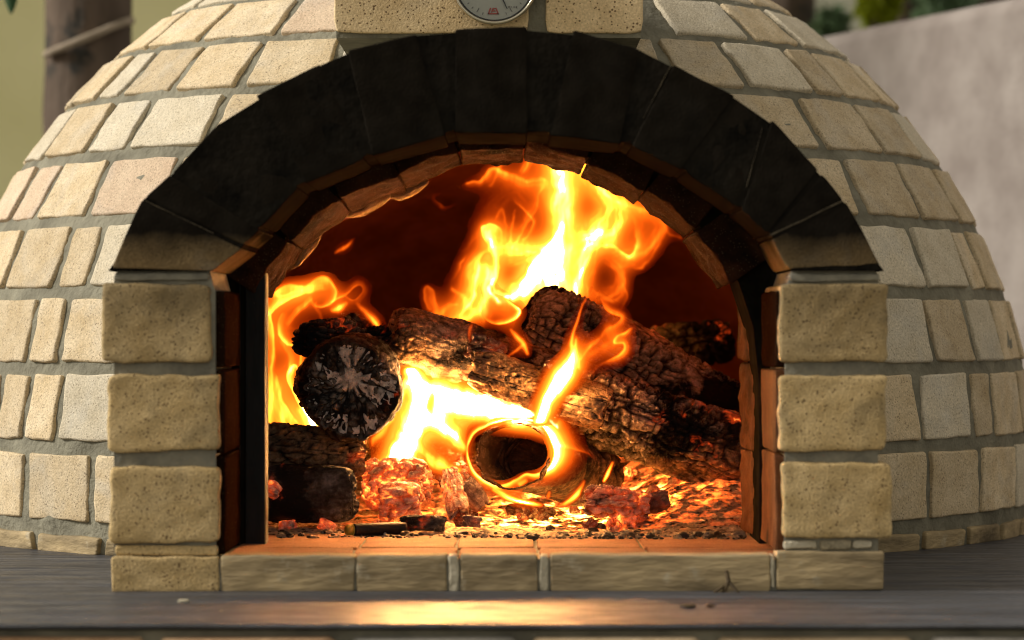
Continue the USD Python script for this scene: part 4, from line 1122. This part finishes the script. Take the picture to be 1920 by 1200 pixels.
# embers
EMB = [
    ('ember_block', 'largest glowing orange ember block, right of the lowest black log', 'ember_hot', (690, 905, .44), (800, 905, .42), .030, .028, 101),
    ('ember_block', 'cracked pink ember block in front of the largest ember', 'ember', (712, 942, .385), (786, 938, .385), .021, .020, 103),
    ('ember_block', 'upright glowing ember stick leaning left of the hollow log mouth', 'ember', (842, 880, .43), (862, 962, .40), .011, .014, 107),
    ('ember_block', 'thin red ember stick crossing behind the upright ember stick', 'ember_dim', (800, 842, .50), (838, 905, .47), .011, .010, 109),
    ('ember_block', 'dark red ember wedge tucked under the hollow log mouth', 'ember_dim', (868, 905, .43), (905, 950, .43), .013, .012, 113),
    ('ember_block', 'pale ember lump touching the left rim of the hollow log', 'ember_hot', (852, 870, .46), (878, 895, .46), .012, .012, 127),
    ('ember_block', 'long split ember with grey ash ridges lying right of the hollow log', 'ember', (1098, 940, .40), (1212, 944, .41), .0185, .0170, 131),
    ('ember_block', 'red ember chip at the right tip of the long split ember', 'ember_dim', (1212, 945, .42), (1252, 936, .42), .013, .011, 137),
    ('ember_block', 'small red ember lying alone on the front hearth tiles', 'ember_dim', (868, 974, .31), (902, 980, .31), .0062, .0070, 139),
    ('ember_block', 'red glowing ember jammed between the iron post and the black log', 'ember', (498, 912, .33), (522, 926, .33), .012, .011, 149),
    ('ember_block', 'pale burning wood chunk deep under the middle of the fire', 'ember_hot', (770, 862, .58), (860, 850, .60), .026, .022, 151),
]
for (nm, lb, mt, a, b, r0, r1, sd) in EMB:
    firewood(nm, lb, mt, at(*a), at(*b), r0, r1, sd, cat='ember', cell=(.022, .011), depth=.003, shape=.26, width=.22, fine=.0016)

# things lying on the front of the hearth
FZ_ = FL
a, b = at(662, 992, .275), at(760, 984, .300)
a[2], b[2] = FZ_ + .0068, FZ_ + .0068
st = thing('burnt_stick', 'dark round stick with a yellow end lying on the front tiles', 'stick')
n = 24
tt = np.linspace(0, 1, n)
obj('shaft', tube(a + (b - a) * tt[:, None], .0062 + .0006 * np.sin(tt * 3), 20, 5, .03), 'charred_stick', st)
c = a - (b - a) * .14
obj('yellow_end', tube(c + (a - c) * np.linspace(0, 1.02, 8)[:, None], np.r_[.0042, .0052, np.full(6, .0058)], 20, 6, .05), 'yellow_tip', st, label='worn yellow end')
firewood('burnt_stick', 'grey ashen stick end continuing right of the yellow ended stick', 'char_black', at(752, 980, .305), at(834, 982, .315), .0072, .0082, 163, cat='stick', cell=(.012, .008), depth=.002, shape=.3)

# ash bed and cinders
gx_, gy_ = np.meshgrid(np.linspace(-.285, .285, 300), np.linspace(.235, 1.15, 260))
h = .010 * (fbm(np.stack([gx_ * 24, gy_ * 24, 0 * gx_], -1), 5, 8) - .42) + .006 * (fbm(np.stack([gx_ * 110, gy_ * 110, 0 * gx_], -1), 3, 18) - .5)
edge = .275 + .035 * (fbm(np.stack([gx_ * 14, 0 * gx_, 0 * gx_ + 4], -1), 3, 28) - .5) * 2 - .02 * sstep(gx_, .1, .25)
h = h * sstep(gy_, edge - .0, edge + .05) - .012 * (1 - sstep(gy_, edge - .03, edge + .03))
h += .05 * sstep(gx_, .06, .24) * sstep(gy_, .34, .58) + .06 * sstep(gy_, .56, .95)
hot = .9 * np.exp(-((gx_ - .015) / .10) ** 2 - ((gy_ - .42) / .10) ** 2) * sstep(gy_, .28, .36) + .42 * np.exp(-((gx_ - .14) / .10) ** 2 - ((gy_ - .52) / .12) ** 2) + np.exp(-((gx_ - .03) / .17) ** 2 - ((gy_ - .58) / .20) ** 2) * sstep(gy_, .33, .47)  # ember glow mask, with firelight on the front floor and right slope painted in
obj('ash_bed', (np.column_stack([gx_.ravel(), gy_.ravel(), (FL + .0005 + h).ravel()]), quads(260, 300)), 'firelit_ember_ash', attrs={'hot': hot.ravel()}, label='bed of pale ash and cinders covering the oven floor', cat='ash', kind='stuff')
# small coals of the ember bed: four shapes, each copied by reference
rng = np.random.default_rng(77)
stage.CreateClassPrim('/World/coal_shapes')
for k in range(4):
    m, cr, _ = log_mesh([-.010, 0, 0], [.010, 0, 0], .0085, .0075, 300 + k, cell=(.011, .008), depth=.0022, shape=.34, res=.0011, fine=.001)
    used.add(f'/World/coal_shapes/s{k}')
    stage.DefinePrim(f'/World/coal_shapes/s{k}', 'Xform')
    obj('coal', m, ('ember', 'ember_hot', 'ember_dim', 'ember_hot')[k], f'/World/coal_shapes/s{k}', attrs={'crack': cr})
for k in range(46):
    x = rng.uniform(-.16, .19) if k < 34 else rng.uniform(-.24, .25)
    y = rng.uniform(.42, .72) if k < 34 else rng.uniform(.33, .42)
    if abs(x - .02) < .06 and y < .47:
        x += .12
    p = numbered('/World', 'ember_coal')
    xf = UsdGeom.Xform.Define(stage, p)
    i = np.argmin(abs(gx_[0] - x)); j = np.argmin(abs(gy_[:, 0] - y))
    sc = rng.uniform(.6, 1.25)
    xf.AddTranslateOp().Set(Gf.Vec3d(x, y, FL + h[j, i] + .006 * sc))
    xf.AddRotateXYZOp().Set(Gf.Vec3f(*map(float, (rng.uniform(0, 360), rng.uniform(-25, 25), rng.uniform(0, 360)))))
    xf.AddScaleOp().Set(Gf.Vec3f(sc, sc * .9, sc))
    xf.GetPrim().GetReferences().AddInternalReference(f'/World/coal_shapes/s{k % 4}')
    xf.GetPrim().SetInstanceable(True)
    tag(xf.GetPrim(), 'small glowing coal lying in the ember bed among the logs', 'coal', 'small coals of the ember bed')
rng = np.random.default_rng(21)
chips = []
ico = trimesh.creation.icosphere(1)
for k in range(520):
    x = rng.uniform(-.24, .24) if k % 3 else rng.uniform(.03, .24)
    y = .235 + abs(rng.normal(0, .055)) + (.0 if x > 0 else .015)
    r = rng.uniform(.0008, .0026) if rng.random() < .85 else rng.uniform(.003, .0055)
    v = np.array(ico.vertices) * (r * rng.uniform([.7, .7, .4], [1.5, 1.5, 1.0]))
    v *= 1 + .5 * (rng.random((len(v), 1)) - .5)
    a_ = rng.uniform(0, 6.3)
    R_ = np.array([[math.cos(a_), -math.sin(a_), 0], [math.sin(a_), math.cos(a_), 0], [0, 0, 1]])
    chips.append((v @ R_.T + [x, y, FL + r * .4], np.array(ico.faces)))
obj('cinders', cat_mesh(chips[::2]), 'charred_stick', label='scatter of black cinders on the hearth tiles', cat='cinders', kind='stuff', smooth=False)
obj('ash_flakes', cat_mesh(chips[1::2]), 'ash', label='scatter of pale ash flakes on the hearth tiles', cat='ash', kind='stuff', smooth=False)
# ---------------------------------------------------------------- surroundings
obj('garden_wall', box([-6, 4.6, 0], [.35, 4.85, 3.4]), 'khaki_plaster', label='khaki plastered wall far behind the trunk at the left', cat='wall', smooth=False)
# mauve wall running towards the camera on the right
W0, W1 = np.array([.40, 3.30]), np.array([1.55, .27])
zt = CZ + .244 + .565
n = 60
t = np.linspace(0, 1, n)
base = W0 + (W1 - W0) * t[:, None]
nv = np.array([-(W1 - W0)[1], (W1 - W0)[0]]); nv /= np.linalg.norm(nv)
prof = [(0, 0), (0, zt - .03), (.006, zt - .012), (.02, zt - .002), (.05, zt), (.17, zt), (.19, zt - .01), (.20, zt - .03), (.20, 0)]
P = np.array([[[b[0] - nv[0] * 0 + nv[0] * o, b[1] + nv[1] * o, z] for (o, z) in prof] for b in base])
P[..., 2] += np.where(P[..., 2] > 1, .006 * (fbm(P * 6, 3, 3) - .5), 0)
obj('plaster_wall', (P.reshape(-1, 3), quads(n, len(prof))), 'mauve_plaster', label='mauve grey plastered wall receding behind the right side of the oven', cat='wall', smooth=35)


def leaves(centre, radius, count, size, seed, squash=(1, 1, 1)):
    r = np.random.default_rng(seed)
    d = r.normal(size=(count, 3)); d /= np.linalg.norm(d, axis=1, keepdims=True)
    clump = r.normal(size=(14, 3)); clump /= np.linalg.norm(clump, axis=1, keepdims=True)
    k = r.integers(0, 14, count)
    p = centre + (clump[k] * .62 + d * .42 * r.random((count, 1)) ** .4) * radius * np.array(squash)
    a = r.normal(size=(count, 3)); a /= np.linalg.norm(a, axis=1, keepdims=True)
    b = np.cross(a, r.normal(size=(count, 3))); b /= np.linalg.norm(b, axis=1, keepdims=True)
    s = size * r.uniform(.6, 1.3, (count, 1))
    v = np.stack([p - a * s, p + b * s * .36, p + a * s, p - b * s * .36], 1).reshape(-1, 3)
    i = np.arange(count)[:, None] * 4
    return v, np.vstack([i + [0, 1, 2], i + [0, 2, 3]])


def tree(name, label, x, y, r, h, leafm, crown, seed, cr, lean=(0, 0), vine=False, count=2500, size=.06, squash=(1, 1, .8), cat='tree'):
    tp = thing(name, label, cat)
    k = np.linspace(0, 1, 40)
    pts = np.column_stack([x + lean[0] * k, y + lean[1] * k, k * h])
    v, f = tube(pts, r * (1.12 - .3 * k), 28, seed, .12)
    obj('trunk', (v, f), 'bark', tp)
    if vine:
        p0, p1 = vine
        q = np.linspace(0, 1, 20)
        c = np.array([x, y])
        path = []
        for s_ in q:
            px = p0[0] + (p1[0] - p0[0]) * s_
            py = p0[1] + (p1[1] - p0[1]) * s_ + 8 * math.sin(3 * s_)
            a = at(px, py, y)
            dx = np.clip((a[0] - x) / (r * 1.02), -.98, .98)
            path.append([a[0], y - r * 1.04 * math.sqrt(1 - dx * dx) - .004, a[2]])
        obj('vine', tube(np.array(path), .007, 8, 3, .2), 'vine_bark', tp)
    lv = leaves(np.array(crown), cr, count, size, seed, squash)
    obj('crown', lv, leafm, tp, smooth=False)
    return tp


tx = at(166, 600, 2.55)
tree('tree', 'thick brown trunk with a slanting vine standing left behind the oven', tx[0], 2.55, .083, 3.2, 'leaf_dark', (tx[0] - .3, 3.0, 3.9), 5, 1.0, vine=((94, 108), (250, 40)), size=.08)
# twig with one hanging leaf at the upper left
lp = thing('leafy_twig', 'dark green leaf hanging from above at the upper left corner', 'twig')
a = at(18, 26, 1.9)
stem = np.array([a + [-.25, .1, .34], a + [-.10, .04, .20], a + [-.02, 0, .075]])
obj('stem', tube(stem, [.004, .003, .002], 8), 'bark', lp)
n = 9
k = np.linspace(0, 1, n)
wd = .013 * np.sin(np.pi * np.clip(k * .93 + .05, 0, 1)) ** .8
lf = np.array([[[a[0] - .004 + o * w + .006 * s_, a[1] + .010 * abs(o) * w / .013, a[2] + .085 * (1 - s_)] for o in (-1, -.5, 0, .5, 1)] for s_, w in zip(k, wd)])
obj('leaf', (lf.reshape(-1, 3), quads(n, 5)), 'leaf_dark', lp)
obj('leaf', leaves(a + np.array([-.2, .08, .36]), .12, 40, .05, 4), 'leaf_dark', lp, smooth=False)

# garden beyond the right wall
obj('garden_house', box([.4, 9.2, 0], [4.5, 9.5, 4.2]), 'far_plaster', label='pale plastered house wall far behind the garden trees', cat='house', smooth=False)
for (nm, lb, px, yb, r, h, lm, cpx, cr_, sd, lean, cnt, sz) in [
    ('tree', 'dark slim trunk rising right behind the dome top', 1486, 5.6, .085, 3.4, 'leaf_green', (1430, -1150), .9, 12, (-.12, 0), 2200, .07),
    ('tree', 'second dark trunk right of the yellow green bush', 1692, 5.9, .07, 3.4, 'leaf_dark', (1760, -1150), .9, 17, (.05, 0), 2200, .07),
    ('tree', 'shaded tree at the upper right corner over the mauve wall', 1838, 5.4, .10, 3.3, 'leaf_dark', (1990, -700), .9, 23, (.08, 0), 2600, .07),
]:
    b = at(px, 600, yb)
    c = at(cpx[0], cpx[1], yb)
    tree(nm, lb, b[0] - lean[0] * .55, yb, r, h, lm, c, sd, cr_, lean=lean, count=cnt, size=sz)
for (lb, px, py, yb, rr_, lm, sd, cnt) in [
    ('yellow green leafy bush peeping over the mauve wall', 1640, 4, 5.0, .075, 'leaf_yellow', 31, 420),
    ('dull green bush between the two dark trunks', 1560, 50, 5.3, .05, 'leaf_green', 37, 200),
    ('green bush over the right end of the mauve wall', 1775, 22, 5.2, .10, 'leaf_green', 41, 500),
]:
    c = at(px, py, yb)
    bp = thing('bush', lb, 'bush')
    obj('stem', tube(np.array([[c[0] + .03, c[1], 0], [c[0] - .02, c[1], c[2] * .5], [c[0], c[1], c[2]]]), [.02, .014, .006], 8), 'bark', bp)
    obj('foliage', cat_mesh([leaves(c, rr_, cnt, .032, sd), leaves(c - [0, 0, .35], rr_ * 2.2, cnt, .04, sd + 1)]), lm, bp, smooth=False)

# dried sprig and crumbs on the counter in front of the sill
dp = thing('dried_sprig', 'small dark dried sprig standing against the sill at the right', 'sprig')
pts = np.array([at(1362, 1070, -.012), at(1366, 1090, -.014), at(1358, 1108, -.016)])
obj('stem', tube(pts, [.0018, .0024, .002], 8, 3, .3), 'dry_debris', dp)
for (x0, y0, x1, y1) in [(1366, 1090, 1385, 1112), (1362, 1096, 1338, 1111), (1345, 1110, 1384, 1113)]:
    obj('twig', tube(np.array([at(x0, y0, -.014), (at(x0, y0, -.014) + at(x1, y1, -.02)) / 2, at(x1, y1, -.02)]), [.0016, .0016, .001], 6, 4, .3), 'dry_debris', dp)
rng = np.random.default_rng(9)
for (px, py, r, lb, m) in [(1290, 1136, .0045, 'tan dried leaf crumb on the counter below the right sill', 'dry_debris'), (1332, 1136, .0028, 'tiny dark crumb right of the tan leaf crumb on the counter', 'dry_debris'), (344, 1127, .0035, 'pale chip on the counter below the left pillar', 'pale_mortar')]:
    d = (.244 - .001) / ((py - 620) / FPX)
    c = at(px, py, d - 2.7)
    c[2] = CZ + .0012
    v = np.array(ico.vertices) * [r * 1.6, r, .0016]
    v *= 1 + .6 * (rng.random((len(v), 1)) - .5)
    obj('crumb', (v + c, np.array(ico.faces)), m, label=lb, cat='crumb', smooth=False)
